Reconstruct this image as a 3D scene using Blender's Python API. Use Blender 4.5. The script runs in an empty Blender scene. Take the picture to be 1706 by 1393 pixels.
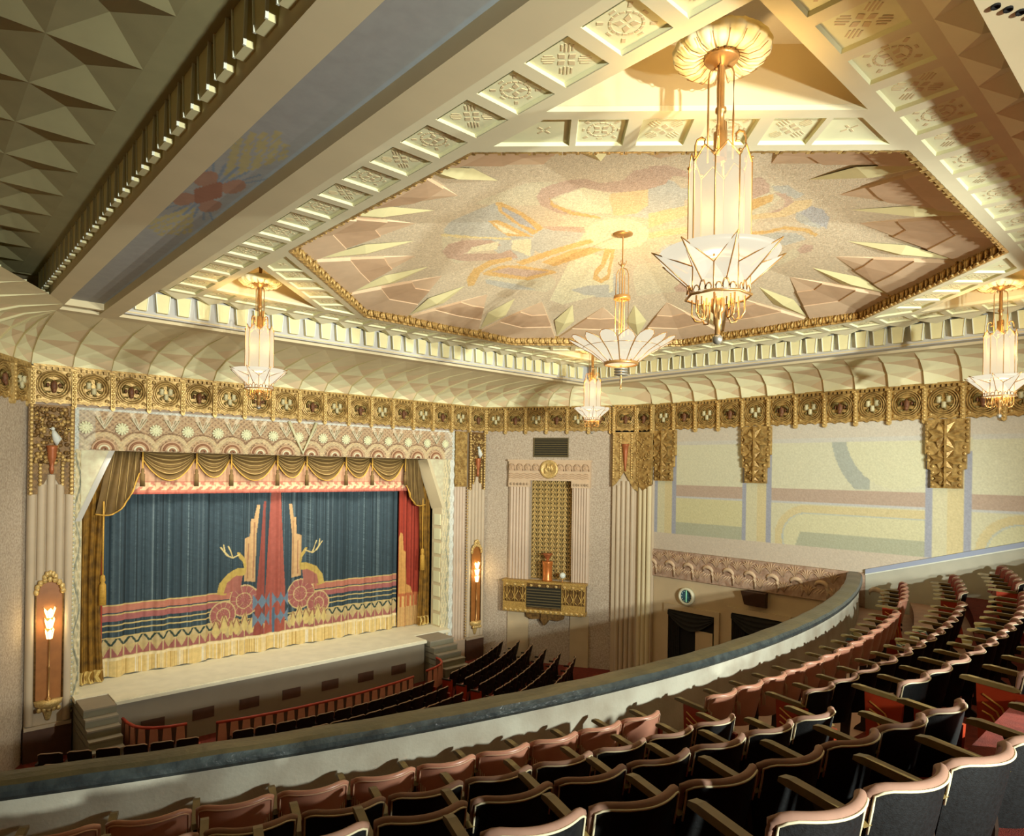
import bpy, math, random
import numpy as np
from mathutils import Vector, Matrix

scene = bpy.context.scene
COL = scene.collection
PI = math.pi
random.seed(7)

# ---------------------------------------------------------------- camera
CAM_Z = 6.6
cam = bpy.data.cameras.new('camera')
cam.sensor_fit = 'HORIZONTAL'; cam.sensor_width = 36.0
cam.lens = 1109.0 / 1706.0 * 36.0
cam.shift_y = (783.0 - 696.5) / 1706.0
cam.clip_start = 0.05; cam.clip_end = 200
cam_ob = bpy.data.objects.new('camera', cam); COL.objects.link(cam_ob)
_y, _r = math.radians(42.6), math.radians(-0.87)
_f = Vector((math.sin(_y), math.cos(_y), 0)); _rt = Vector((math.cos(_y), -math.sin(_y), 0)); _dn = Vector((0, 0, -1))
_R = _rt * math.cos(_r) + _dn * math.sin(_r); _D = -_rt * math.sin(_r) + _dn * math.cos(_r)
_m = Matrix((( _R.x, -_D.x, -_f.x, 0), (_R.y, -_D.y, -_f.y, 0), (_R.z, -_D.z, -_f.z, CAM_Z), (0, 0, 0, 1)))
cam_ob.matrix_world = _m
scene.camera = cam_ob

# ---------------------------------------------------------------- world, lights, exposure
world = bpy.data.worlds.new('world'); scene.world = world; world.use_nodes = True
world.node_tree.nodes['Background'].inputs[0].default_value = (1.0, 0.80, 0.52, 1)
world.node_tree.nodes['Background'].inputs[1].default_value = 0.0

def spot(name, loc, target, power, colr, angle=120, blend=0.5, size=0.12):
    l = bpy.data.lights.new(name, 'SPOT'); l.energy = power; l.color = colr
    l.spot_size = math.radians(angle); l.spot_blend = blend; l.shadow_soft_size = size
    o = bpy.data.objects.new(name, l); COL.objects.link(o); o.location = loc
    d = Vector(target) - Vector(loc); o.rotation_euler = d.to_track_quat('-Z', 'Y').to_euler()
    return o
def area(name, loc, target, power, colr, sx, sy):
    l = bpy.data.lights.new(name, 'AREA'); l.shape = 'RECTANGLE'; l.size = sx; l.size_y = sy; l.energy = power; l.color = colr
    o = bpy.data.objects.new(name, l); COL.objects.link(o); o.location = loc
    d = Vector(target) - Vector(loc); o.rotation_euler = d.to_track_quat('-Z', 'Y').to_euler()
    return o
STROBE = (0.95, 0.98, 0.86)
# the photographer's lamps on the balcony behind the camera, and an added, unseen strip that brightens the curtain
spot('photo_lamp_key', (8.3, -3.0, 6.5), (10.6, 10.0, 3.3), 3900, STROBE, 102, 0.35, 0.08)
spot('photo_lamp_walls', (8.4, -5.6, 6.85), (15.6, 15.0, 7.7), 8600, STROBE, 76, 1.0, 0.14)
spot('photo_lamp_stage', (2.2, -5.6, 7.0), (7.4, 18.0, 7.9), 8600, STROBE, 64, 1.0, 0.14)
spot('photo_lamp_ceiling', (7.0, -5.0, 5.7), (9.4, 14.2, 9.5), 4700, STROBE, 67, 1.0, 0.14)
area('stage_fill', (8.0, 17.75, 6.70), (8.0, 18.7, 3.2), 150, (1.0, 0.95, 0.80), 8.6, 0.25)

vs = scene.view_settings
vs.view_transform = 'Standard'; vs.look = 'None'; vs.gamma = 1.0; vs.use_curve_mapping = False
vs.exposure = 0.0
scene.cycles.use_denoising = True
scene.cycles.max_bounces = 8; scene.cycles.diffuse_bounces = 5; scene.cycles.glossy_bounces = 3
scene.cycles.sample_clamp_indirect = 6.0
scene.cycles.caustics_reflective = False; scene.cycles.caustics_refractive = False

# ---------------------------------------------------------------- helpers: colours and materials
def lin(c):
    c = np.asarray(c, float) / 255.0
    return np.where(c <= 0.04045, c / 12.92, ((c + 0.055) / 1.055) ** 2.4)
def soft(c):                       # pigments are a little greyer than they look under the warm lamps
    c = np.clip(np.asarray(c, float), 0, 255); mx = c.max(-1, keepdims=True)
    k = np.clip((mx-90)/100.0, 0, 1) * np.clip((0.8-(mx-c.min(-1, keepdims=True))/np.maximum(mx, 1))/0.3, 0, 1)
    return (c + (mx-c)*0.26*k) * (1 - k*np.array([0.065, 0.01, 0.0]))
MATS = {}
def mat(name, rgb, rough=0.75, metal=0.0, var=0.0, scale=5.0, bump=0.0, bscale=40.0, emit=0.0, ecol=None, trans=0.0, rgb2=None, attr=None, spec=0.4):
    if name in MATS: return MATS[name]
    m = bpy.data.materials.new(name); m.use_nodes = True
    nt = m.node_tree; b = nt.nodes['Principled BSDF']; N = nt.nodes.new; L = nt.links.new
    sf = soft if metal < 0.2 else (lambda q: q)
    c = lin(sf(rgb))
    b.inputs['Base Color'].default_value = (*c, 1)
    b.inputs['Roughness'].default_value = rough; b.inputs['Metallic'].default_value = metal
    b.inputs['Specular IOR Level'].default_value = spec
    tc = N('ShaderNodeTexCoord')
    src = None
    if attr:
        a = N('ShaderNodeAttribute'); a.attribute_name = attr; src = a.outputs['Color']
    if var > 0 or rgb2 is not None:
        n = N('ShaderNodeTexNoise'); n.inputs['Scale'].default_value = scale; n.inputs['Detail'].default_value = 5
        L(tc.outputs['Object'], n.inputs['Vector'])
        rp = N('ShaderNodeMapRange'); rp.inputs[1].default_value = 0.32; rp.inputs[2].default_value = 0.68
        L(n.outputs['Fac'], rp.inputs[0])
        mx = N('ShaderNodeMix'); mx.data_type = 'RGBA'; L(rp.outputs[0], mx.inputs[0])
        if src is not None:
            mx.blend_type = 'MULTIPLY'
            mr = N('ShaderNodeMapRange'); mr.inputs[3].default_value = 1 - var; mr.inputs[4].default_value = 1 + var
            L(rp.outputs[0], mr.inputs[0])
            cc = N('ShaderNodeCombineColor')
            for i in range(3): L(mr.outputs[0], cc.inputs[i])
            mx.inputs[0].default_value = 1.0; nt.links.remove(mx.inputs[0].links[0])
            L(src, mx.inputs[6]); L(cc.outputs[0], mx.inputs[7])
        else:
            c2 = lin(sf(rgb2)) if rgb2 is not None else np.clip(c * (1 + var), 0, 1)
            c1 = c if rgb2 is not None else c * (1 - var)
            mx.inputs[6].default_value = (*c1, 1); mx.inputs[7].default_value = (*c2, 1)
        src = mx.outputs[2]
    if src is not None: L(src, b.inputs['Base Color'])
    if bump > 0:
        n2 = N('ShaderNodeTexNoise'); n2.inputs['Scale'].default_value = bscale; n2.inputs['Detail'].default_value = 3
        L(tc.outputs['Object'], n2.inputs['Vector'])
        bp = N('ShaderNodeBump'); bp.inputs['Strength'].default_value = bump; bp.inputs['Distance'].default_value = 0.02
        L(n2.outputs['Fac'], bp.inputs['Height']); L(bp.outputs[0], b.inputs['Normal'])
    if emit > 0:
        e = lin(ecol if ecol is not None else rgb)
        b.inputs['Emission Color'].default_value = (*e, 1); b.inputs['Emission Strength'].default_value = emit
    if trans > 0:
        tr = N('ShaderNodeBsdfTransparent'); mixs = N('ShaderNodeMixShader'); mixs.inputs[0].default_value = trans
        out = nt.nodes['Material Output']; L(b.outputs[0], mixs.inputs[1]); L(tr.outputs[0], mixs.inputs[2]); L(mixs.outputs[0], out.inputs['Surface'])
    MATS[name] = m
    return m

GOLD = mat('gold_leaf', (200, 168, 104), 0.42, 0.3, rgb2=(140, 108, 58), scale=9, bump=0.5, bscale=22)
GOLDB = mat('bright_gold', (230, 200, 134), 0.35, 0.35, rgb2=(186, 152, 88), scale=30, bump=0.4, bscale=60)
GOLDD = mat('antique_gold', (138, 104, 56), 0.5, 0.25, rgb2=(92, 66, 34), scale=12, bump=0.5, bscale=30)
GREENG = mat('verdigris_gold', (134, 116, 62), 0.55, 0.25, rgb2=(98, 80, 40), scale=14, bump=0.4)
RAM = mat('russet_relief', (132, 84, 50), 0.6, 0.1, rgb2=(92, 54, 32), scale=14)
CREAMR = mat('cream_relief', (206, 178, 122), 0.6, 0.1, var=0.12, scale=20)
BEIGE = mat('beige_plaster', (224, 188, 136), 0.8, var=0.03, scale=2)
SOFFIT = mat('cream_plaster', (232, 206, 160), 0.8, var=0.03, scale=3)
PANELY = mat('yellow_panel_plaster', (240, 222, 166), 0.8, var=0.03, scale=6)
ORN = mat('tan_stencil', (222, 184, 130), 0.8)
PINK = mat('rose_plaster', (218, 166, 122), 0.8, var=0.04, scale=5)
PINKD = mat('deep_rose_plaster', (204, 148, 104), 0.8, var=0.05, scale=5)
YEL = mat('straw_plaster', (230, 202, 132), 0.8, var=0.04, scale=5)
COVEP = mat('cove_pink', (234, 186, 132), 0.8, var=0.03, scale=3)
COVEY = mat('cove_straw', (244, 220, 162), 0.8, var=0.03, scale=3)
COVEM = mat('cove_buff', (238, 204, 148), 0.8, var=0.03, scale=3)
LILAC = mat('lilac_plaster', (196, 180, 174), 0.8, var=0.03, scale=4)
DENT = mat('dentil_straw', (236, 208, 142), 0.8, var=0.03, scale=6)
WHITEP = mat('white_edge_plaster', (238, 226, 206), 0.7)
BLUEP = mat('grey_blue_panel', (150, 142, 138), 0.8, var=0.05, scale=2)
OLIVE = mat('olive_plaster', (176, 158, 104), 0.85, var=0.06, scale=3)
SPECK = mat('speckled_acoustic_plaster', (214, 180, 150), 0.9, rgb2=(176, 142, 116), scale=22, bump=0.5, bscale=60)
TANW = mat('tan_wall', (206, 164, 116), 0.8, var=0.05, scale=2)
MAUVEW = mat('mauve_wall', (176, 138, 110), 0.8, var=0.05, scale=3)
FLUTE = mat('fluted_tan', (206, 166, 128), 0.6, var=0.04, scale=3)
FLUTEP = mat('fluted_rose', (216, 172, 140), 0.7, var=0.04, scale=3)
DARKW = mat('dark_plinth', (88, 62, 48), 0.6, var=0.15, scale=6)
GREYW = mat('grey_stage_front', (150, 132, 110), 0.75, var=0.05, scale=2)
STEPM = mat('grey_green_step', (128, 120, 98), 0.7, var=0.06, scale=4)
STAGEF = mat('stage_boards', (246, 220, 182), 0.6, var=0.06, scale=3)
CARPET = mat('red_carpet', (112, 40, 28), 0.95, var=0.2, scale=12, bump=0.4, bscale=200)
FLOORB = mat('brown_balcony_floor', (196, 130, 98), 0.6, var=0.12, scale=4)
REDRAIL = mat('red_lacquer', (170, 58, 36), 0.45, var=0.1, scale=6)
PARAP = mat('grey_parapet_plaster', (206, 190, 166), 0.8, rgb2=(178, 158, 134), scale=2.2, bump=0.15, bscale=30)
CAP = mat('worn_dark_rail_leather', (84, 74, 48), 0.36, rgb2=(64, 58, 40), scale=3, bump=0.3, bscale=14)
CAPB = mat('dark_rail_edge', (62, 70, 70), 0.3, rgb2=(40, 46, 48), scale=8, bump=0.4, bscale=18)
DRAPE = mat('olive_velvet', (92, 70, 32), 0.8, var=0.15, scale=6)
DRAPEG = mat('gold_fringe', (190, 142, 50), 0.7, var=0.15, scale=30)
DARKDR = mat('black_velvet', (34, 32, 28), 0.9, var=0.2, scale=6)
BLACK = mat('black_void', (14, 12, 10), 0.9)
GLASS = mat('lit_opal_glass', (44, 42, 36), 0.5, emit=0.78, ecol=(255, 236, 196), trans=0.16)
GLASSB = mat('lit_opal_glass_bright', (50, 48, 42), 0.5, emit=0.86, ecol=(255, 243, 212), trans=0.10)
BRASS = mat('brass', (184, 140, 84), 0.34, 0.6, var=0.12, scale=10)
CANOPYW = mat('cream_scalloped_canopy', (244, 224, 176), 0.5, var=0.03, scale=8)
STEEL = mat('grey_steel', (150, 146, 134), 0.4, 0.6)
VENTM = mat('vent_metal', (116, 104, 74), 0.5, 0.4, var=0.1, scale=20)
VENTD = mat('vent_dark', (40, 36, 24), 0.8)
AMBER = mat('amber_niche_back', (160, 98, 44), 0.4, 0.0, var=0.1, scale=6)
LAMPG = mat('lit_sconce_glass', (255, 240, 200), 0.4, emit=3.2, ecol=(255, 224, 150))
URN = mat('copper_urn', (200, 120, 60), 0.3, 0.4, var=0.12, scale=8)
GLOBE = mat('white_globe', (240, 234, 220), 0.3)
BIRD = mat('white_dove', (226, 216, 204), 0.6)
REDV = mat('russet_vase', (166, 96, 56), 0.4, 0.2, var=0.1, scale=10)
SALMON = mat('salmon_enamel', (188, 112, 84), 0.35, var=0.05, scale=6, spec=0.5)
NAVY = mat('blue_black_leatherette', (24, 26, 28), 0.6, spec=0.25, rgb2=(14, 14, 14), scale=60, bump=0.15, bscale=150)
RIM = mat('dusty_rose_velour', (146, 102, 82), 0.8, var=0.08, scale=14)
PIPING = mat('cream_piping', (226, 196, 150), 0.6)
REDLE = mat('red_leather', (126, 38, 24), 0.4, var=0.1, scale=8)
ARMW = mat('olive_wood_arm', (112, 92, 50), 0.4, var=0.15, scale=12)
IRON = mat('dark_iron', (50, 38, 30), 0.5, 0.3)
ENDRED = mat('red_enamel_end', (150, 50, 24), 0.35, 0.1, var=0.08, scale=6)
ENDGOLD = mat('end_gold_line', (196, 150, 80), 0.35, 0.6)
SEATDK = mat('dark_maroon_seat', (52, 24, 20), 0.6, var=0.15, scale=8)
PLEAT = mat('gold_box_fret', (212, 176, 100), 0.42, 0.3, rgb2=(164, 126, 64), scale=30, bump=0.4)
def muted(c, k=0.16, g=0.93):
    c = np.asarray(c, float); return (c + (c.mean(-1, keepdims=True)-c)*k)*g
def painted(name, rough=0.85, var=0.06, scale=30, bump=0.0, bscale=60):
    return mat(name, (200, 200, 200), rough, var=var, scale=scale, bump=bump, bscale=bscale, attr='Col')
PAINTW = painted('painted_wall', 0.9, 0.06, 26, 0.35, 60)
PAINTM = painted('painted_ceiling_mural', 0.9, 0.13, 22, 0.4, 50)
PAINTF = painted('painted_flat', 0.85, 0.05, 8, 0.0)
PAINTC = painted('painted_velvet_curtain', 0.8, 0.10, 10, 0.0)
PAINTP = painted('painted_relief', 0.75, 0.12, 16, 0.5, 26)
PAINTA = painted('patterned_carpet', 0.95, 0.12, 30, 0.3, 120)

# ---------------------------------------------------------------- helpers: meshes and objects
class MB:
    def __init__(s): s.v = []; s.f = []; s.m = []; s.s = []
    def add(s, vs, fs, mi=0, sm=False):
        o = len(s.v); s.v.extend(tuple(map(float, p)) for p in vs)
        for f in fs: s.f.append(tuple(i + o for i in f)); s.m.append(mi); s.s.append(sm)
        return s
    def box(s, x0, x1, y0, y1, z0, z1, mi=0, sm=False):
        return s.add([(x0,y0,z0),(x1,y0,z0),(x1,y1,z0),(x0,y1,z0),(x0,y0,z1),(x1,y0,z1),(x1,y1,z1),(x0,y1,z1)],
                     [(3,2,1,0),(4,5,6,7),(0,1,5,4),(1,2,6,5),(2,3,7,6),(3,0,4,7)], mi, sm)
    def prism(s, poly, a, b, axis='y', mi=0, sm=False):
        # poly: 2D outline; extruded from a to b along axis (y: poly is x,z; z: poly is x,y; x: poly is y,z)
        n = len(poly)
        def P(p, t):
            return (p[0], t, p[1]) if axis == 'y' else ((p[0], p[1], t) if axis == 'z' else (t, p[0], p[1]))
        vs = [P(p, a) for p in poly] + [P(p, b) for p in poly]
        fs = [tuple(range(n)), tuple(range(2*n-1, n-1, -1))] + [(i, i+n, (i+1) % n + n, (i+1) % n) for i in range(n)]
        return s.add(vs, fs, mi, sm)
    def frustum(s, p0, p1, mi=0, cap=True):
        n = len(p0); fs = [(i, (i+1) % n, (i+1) % n + n, i+n) for i in range(n)]
        if cap: fs += [tuple(range(n-1, -1, -1)), tuple(range(n, 2*n))]
        return s.add(list(p0) + list(p1), fs, mi)
    def lathe(s, prof, n=16, c=(0,0,0), mi=0, sm=True, axis='z', a0=0.0, a1=2*PI):
        full = abs(a1 - a0 - 2*PI) < 1e-6; k = n if full else n + 1
        vs = []
        for r, h in prof:
            for i in range(k):
                t = a0 + (a1 - a0) * i / n
                x, y = r * math.cos(t), r * math.sin(t)
                p = (x, y, h) if axis == 'z' else (x, h, y)
                vs.append((c[0]+p[0], c[1]+p[1], c[2]+p[2]))
        fs = []
        for j in range(len(prof)-1):
            for i in range(n):
                i2 = (i+1) % k
                fs.append((j*k+i, j*k+i2, (j+1)*k+i2, (j+1)*k+i))
        return s.add(vs, fs, mi, sm)
    def tube(s, pts, r, n=6, mi=0, closed=False, sm=True, flat=None):
        pts = [Vector(p) for p in pts]; N = len(pts); vs = []
        for i, p in enumerate(pts):
            a = pts[(i-1) % N] if (closed or i > 0) else p; b = pts[(i+1) % N] if (closed or i < N-1) else p
            t = (b - a).normalized(); u = t.cross(Vector((0,0,1)))
            if u.length < 1e-3: u = t.cross(Vector((0,1,0)))
            u.normalize(); w = t.cross(u)
            rr = r[i] if isinstance(r, (list, tuple)) else r
            for k in range(n):
                a_ = 2*PI*k/n
                vs.append(p + u*math.cos(a_)*rr + w*math.sin(a_)*rr*(flat or 1))
        fs = []
        for i in range(N if closed else N-1):
            for k in range(n):
                fs.append((i*n+k, i*n+(k+1) % n, ((i+1) % N)*n+(k+1) % n, ((i+1) % N)*n+k))
        if not closed: fs += [tuple(range(n-1,-1,-1)), tuple((N-1)*n+k for k in range(n))]
        return s.add(vs, fs, mi, sm)
    def ball(s, c, rx, ry=None, rz=None, n=8, m=6, mi=0):
        ry = ry or rx; rz = rz or rx
        vs = [(c[0], c[1], c[2]-rz)]; fs = []
        for j in range(1, m):
            p = -PI/2 + PI*j/m
            for i in range(n):
                a = 2*PI*i/n
                vs.append((c[0]+rx*math.cos(p)*math.cos(a), c[1]+ry*math.cos(p)*math.sin(a), c[2]+rz*math.sin(p)))
        vs.append((c[0], c[1], c[2]+rz)); T = len(vs)-1
        for i in range(n):
            fs.append((0, 1+(i+1) % n, 1+i)); fs.append((T, T-n+i, T-n+(i+1) % n))
        for j in range(m-2):
            for i in range(n): fs.append((1+j*n+i, 1+j*n+(i+1) % n, 1+(j+1)*n+(i+1) % n, 1+(j+1)*n+i))
        return s.add(vs, fs, mi, True)
    def grid(s, fn, us, vs_, mi=0, sm=True):
        nu, nv = len(us), len(vs_)
        pts = [fn(u, v) for v in vs_ for u in us]
        fs = [(j*nu+i, j*nu+i+1, (j+1)*nu+i+1, (j+1)*nu+i) for j in range(nv-1) for i in range(nu-1)]
        return s.add(pts, fs, mi, sm)
    def mesh(s, name, mats):
        me = bpy.data.meshes.new(name); me.from_pydata(s.v, [], s.f)
        for m in (mats if isinstance(mats, (list, tuple)) else [mats]): me.materials.append(m)
        me.polygons.foreach_set('material_index', s.m)
        me.polygons.foreach_set('use_smooth', s.s)
        me.update(); return me
    def build(s, name, mats, parent=None, loc=(0,0,0), rz=0.0):
        return put(name, s.mesh(name, mats), parent, loc, rz)
def put(name, me, parent=None, loc=(0,0,0), rz=0.0, scale=None):
    o = bpy.data.objects.new(name, me); COL.objects.link(o)
    o.location = loc; o.rotation_euler = (0, 0, rz)
    if scale: o.scale = scale
    if parent is not None: o.parent = parent
    return o
def empty(name, loc=(0,0,0), rz=0.0, parent=None):
    o = bpy.data.objects.new(name, None); COL.objects.link(o); o.location = loc; o.rotation_euler = (0,0,rz)
    o.empty_display_size = 0.1
    if parent is not None: o.parent = parent
    return o
def tag(o, label=None, cat=None, group=None, kind=None):
    if label: o['label'] = label
    if cat: o['category'] = cat
    if group: o['group'] = group
    if kind: o['kind'] = kind
    return o
def struct(o, label=None): return tag(o, label, None, None, 'structure')
def inpoly(px, py, poly):
    ins = np.zeros(px.shape, bool); n = len(poly); j = n-1
    for i in range(n):
        xi, yi = poly[i]; xj, yj = poly[j]
        if yi != yj:
            c = ((yi > py) != (yj > py)) & (px < (xj-xi)*(py-yi)/(yj-yi)+xi); ins ^= c
        j = i
    return ins
def paint_grid(name, P, rgb, nu, nv, material, parent=None, smooth=True, keep=None, raw=False):
    # P: (nv*nu,3) points, rgb: (nv*nu,3) sRGB 0..255
    me = bpy.data.meshes.new(name)
    i = np.arange((nu-1)*(nv-1)); a = (i // (nu-1))*nu + i % (nu-1)
    F = np.stack([a, a+1, a+nu+1, a+nu], 1)
    if keep is not None: F = F[keep[F].all(1)]
    me.vertices.add(len(P)); me.vertices.foreach_set('co', P.astype(np.float32).ravel())
    me.loops.add(F.size); me.loops.foreach_set('vertex_index', F.astype(np.int32).ravel())
    me.polygons.add(len(F)); me.polygons.foreach_set('loop_start', np.arange(0, F.size, 4, dtype=np.int32))
    me.polygons.foreach_set('loop_total', np.full(len(F), 4, np.int32))
    me.polygons.foreach_set('use_smooth', np.full(len(F), smooth, bool))
    me.update(calc_edges=True)
    at = me.attributes.new('Col', 'FLOAT_COLOR', 'POINT')
    c = np.ones((len(P), 4), np.float32); c[:, :3] = lin(np.clip(rgb, 0, 255) if raw else soft(rgb))
    at.data.foreach_set('color', c.ravel())
    me.materials.append(material)
    return put(name, me, parent)
ORD = ['first','second','third','fourth','fifth','sixth','seventh','eighth','ninth','tenth','eleventh','twelfth','thirteenth','fourteenth','fifteenth','sixteenth','seventeenth','eighteenth']
TH = math.atan2(-4.0, 2.25)                                  # direction of the splayed organ wall
OA = Vector((15.2, 18.0, 0)); OL = math.hypot(2.25, 4.0)
def frame(x0, y0, th):
    c, s_ = math.cos(th), math.sin(th)
    return lambda s, d, z: (x0 + s*c - d*s_, y0 + s*s_ + d*c, z)   # s along the wall, d into the wall, z up
# ================================================================ THE SETTING: floors and walls
ZF, ZL, ZS, ZM = 8.79, 9.42, 9.90, 10.15        # frieze top, ceiling flange, soffit, mural edge
STZ = 1.29                                       # stage level
struct(MB().box(-1.7, 18.0, -7, 18.3, -0.15, 0.0).build('floor', CARPET))
# walls
m = MB()
m.prism([(2.05, 0), (3.08, 0), (3.08, 5.27), (3.74, 6.91), (12.72, 6.91), (13.38, 5.27), (13.38, 0), (15.3, 0), (15.3, 10.7), (2.05, 10.7)], 18.02, 18.40)
wall_stage = struct(m.build('wall_stage', MAUVEW))
m = MB(); m.box(1.6, 2.2, 18.4, 21.2, 0, 8.5); m.box(14.3, 14.9, 18.4, 21.2, 0, 8.5); m.box(1.6, 14.9, 21.2, 21.5, 0, 8.5); m.box(1.6, 14.9, 18.4, 21.5, 8.5, 8.7)
struct(m.build('wall_backstage', BLACK))
fo = frame(15.2, 18.0, TH)
m = MB()
def fbox(m, F, s0, s1, d0, d1, z0, z1, mi=0):
    P = [F(s0,d0,z0),F(s1,d0,z0),F(s1,d1,z0),F(s0,d1,z0),F(s0,d0,z1),F(s1,d0,z1),F(s1,d1,z1),F(s0,d1,z1)]
    m.add(P, [(3,2,1,0),(4,5,6,7),(0,1,5,4),(1,2,6,5),(2,3,7,6),(3,0,4,7)], mi)
# splayed organ wall, with the recess for the grille
fbox(m, fo, -0.1, 1.71, 0, 0.3, 0, 10.7); fbox(m, fo, 3.23, OL, 0, 0.3, 0, 10.7)
fbox(m, fo, 1.71, 3.23, 0, 0.3, 6.26, 10.7); fbox(m, fo, 1.71, 3.23, 0, 0.3, 0, 2.85); fbox(m, fo, 1.6, 3.35, 0.55, 0.7, 2.6, 6.6)
fbox(m, fo, 1.61, 1.71, 0.3, 0.55, 2.85, 6.3); fbox(m, fo, 3.23, 3.33, 0.3, 0.55, 2.85, 6.3); fbox(m, fo, 1.6, 3.33, 0.3, 0.55, 6.26, 6.4); fbox(m, fo, 1.6, 3.33, 0.3, 0.55, 2.7, 2.85)
struct(m.build('wall_right_splay', SPECK))
fl = frame(2.05 - 3.65*1.0, 18.0 - 3.65*4.0/2.25, -TH)
m = MB(); fbox(m, fl, 0, 3.65*OL/2.25+0.05, 0, 0.3, 0, 10.7); struct(m.build('wall_left_splay', SPECK))
struct(MB().box(-1.9, -1.6, -7, 11.6, 0, 10.7).build('wall_left', TANW))
struct(MB().box(-1.9, 18.3, -7.3, -7, 0, 10.7).build('wall_back', TANW))
wall_right = struct(MB().box(17.87, 18.2, -7, 12.69, 0, 10.7).build('wall_right', TANW))
# the painted decoration of the right wall, laid out in metres along the wall (Y) and up it (z)
ny, nz = 460, 134
yy = np.linspace(-1.1, 12.65, ny); zz = np.linspace(4.15, 7.98, nz)
Y, Z = np.meshgrid(yy, zz); Yf, Zf = Y.ravel(), Z.ravel()
rgb = np.tile(np.array([228, 196, 164.]), (Yf.size, 1))                 # pink ground
cream, yel, yel2, blue, pur, green, orange = (232,208,158), (230,204,138), (232,196,126), (176,168,178), (206,160,130), (196,184,144), (234,196,128)
def pt(mask, c): rgb[mask] = c
top, bot = 7.51, 4.69
inb = (Zf > bot) & (Zf < top)
pt(inb, cream)
for (y1, y0) in ((11.83, 9.62), (8.73, 4.97), (4.05, 0.3), (-0.6, -1.2)):
    pn = (Yf < y1) & (Yf > y0) & inb
    pt(pn & (Zf > 6.22), (234, 212, 166)); pt(pn & (Zf > 5.86) & (Zf < 6.21), pur); pt(pn & (Zf <= 5.82) & (Zf > 5.06), yel)
    pt(pn & (Zf < 5.06), green)
    pt(pn & (np.abs(Zf-5.84) < 0.02), (216, 200, 190))
for k in (0, 1):
    o = -4.66*k
    P = Yf - o
    pn = (P < 8.73) & (P > 4.97) & (Zf < 5.82) & inb
    pt(pn, cream)
    # rounded orange band that turns down at its far end
    cx, cz = 7.75, 4.9
    d = np.hypot(np.maximum(P-cx, 0), Zf-cz); d = np.where(P < cx, np.abs(Zf-cz), d)
    pt(pn & (d < 0.88) & (d > 0.68), orange); pt(pn & (d <= 0.68), (234, 210, 152)); pt(pn & (d <= 0.68) & (d > 0.645), (206, 200, 184))
    pt(pn & (Zf < 5.06) & (P < 8.05 - (Zf-4.7)*0.35), green)
    # the blue-grey arc above
    d2 = np.hypot((P-5.55)/1.0, (Zf-7.85)/1.25)
    pt((P < 8.73) & (P > 4.97) & (Zf > 6.23) & inb & (d2 < 1.62) & (d2 > 1.27) & (P > 6.2), (192, 184, 162))
    pt((P < 8.73) & (P > 4.97) & (Zf > 6.23) & inb & (d2 < 1.27) & (d2 > 0.0), (236, 214, 162))
for (a, b) in ((12.65, 11.83), (9.62, 8.73), (4.97, 4.05), (0.3, -0.6)):        # the painted piers below the gilt brackets
    pn = (Yf < a) & (Yf > b) & (Zf > bot) & (Zf < 7.2)
    mid = (a+b)/2
    pt(pn, (232, 206, 152)); pt(pn & (Yf < mid), orange)
    pt(pn & ((Yf > a-0.14) | (Yf < b+0.15)), blue)
pt((Zf >= top) , (228, 198, 168)); pt((np.abs(Zf-top) < 0.06) & ((Yf < 11.83) & (Yf > 9.62) | (Yf < 8.73) & (Yf > 4.97) | (Yf < 4.05) & (Yf > .3)), (226, 204, 182))
pt(Zf < bot, (226, 190, 158))
rgb = rgb*np.array([0.955, 0.97, 1.0])
rgb += np.random.RandomState(3).normal(0, 3.0, (rgb.shape[0], 1))
paint_grid('painted_panels', np.stack([np.full(Yf.size, 17.855), Yf, Zf], 1), rgb, ny, nz, PAINTW, wall_right)

# the leaf frieze of the right wall: a moulded band with a scroll for every leaf
m = MB(); m.box(17.80, 17.87, 5.2, 12.65, 3.30, 4.14)
band = m.build('leaf_band', mat('leafy_rose_relief', (196, 146, 116), 0.8, rgb2=(160, 114, 86), scale=7, bump=1.0, bscale=9), wall_right)
def leafscroll():
    m = MB()
    pts = []
    for i in range(13):
        t = i/12.0; a = PI*1.25*t - 0.15
        pts.append((0.17*math.cos(a)*(1-0.25*t) , 0, 0.13*math.sin(a)*(1-0.1*t)+0.02))
    m.tube(pts, [0.012+0.055*math.sin(PI*min(1, (i+2)/13.0)) for i in range(13)], 6)
    m.tube([(0.16,0,0.0),(0.19,0.0,-0.14),(0.16,0,-0.30)], [0.05,0.045,0.02], 6)
    for k in range(3): m.tube([(0.1-0.07*k,0.01,-0.05),(0.0-0.09*k,0.01,-0.16),(0.02-0.10*k,0.01,-0.30)], [0.02,0.018,0.008], 5)
    return m.mesh('leaf_scroll', PINK)
def sprig():
    m = MB()
    for k in range(6):
        a = -1.25 + 0.42*k
        m.tube([(0,0,-0.12),(0.13*math.sin(a),0,0.10*math.cos(a)),(0.27*math.sin(a),0.0,0.20*math.cos(a)-0.02)], [0.008,0.024,0.006], 5)
    return m.mesh('leaf_sprig', PINKD)
lsc, lsp = leafscroll(), sprig()
for i in range(11):
    y = 12.72 - 0.667*i
    if y > 5.4: put('leaf_scroll', lsc, wall_right, (17.80, y-0.05, 3.64), -PI/2)
    if y-0.33 > 6.5:
        put('leaf_sprig', lsp, wall_right, (17.795, y-0.36, 3.90), -PI/2); put('leaf_sprig', lsp, wall_right, (17.795, y-0.03, 3.96), -PI/2); put('leaf_sprig', lsp, wall_right, (17.795, y-0.40, 3.50), -PI/2)

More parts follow.
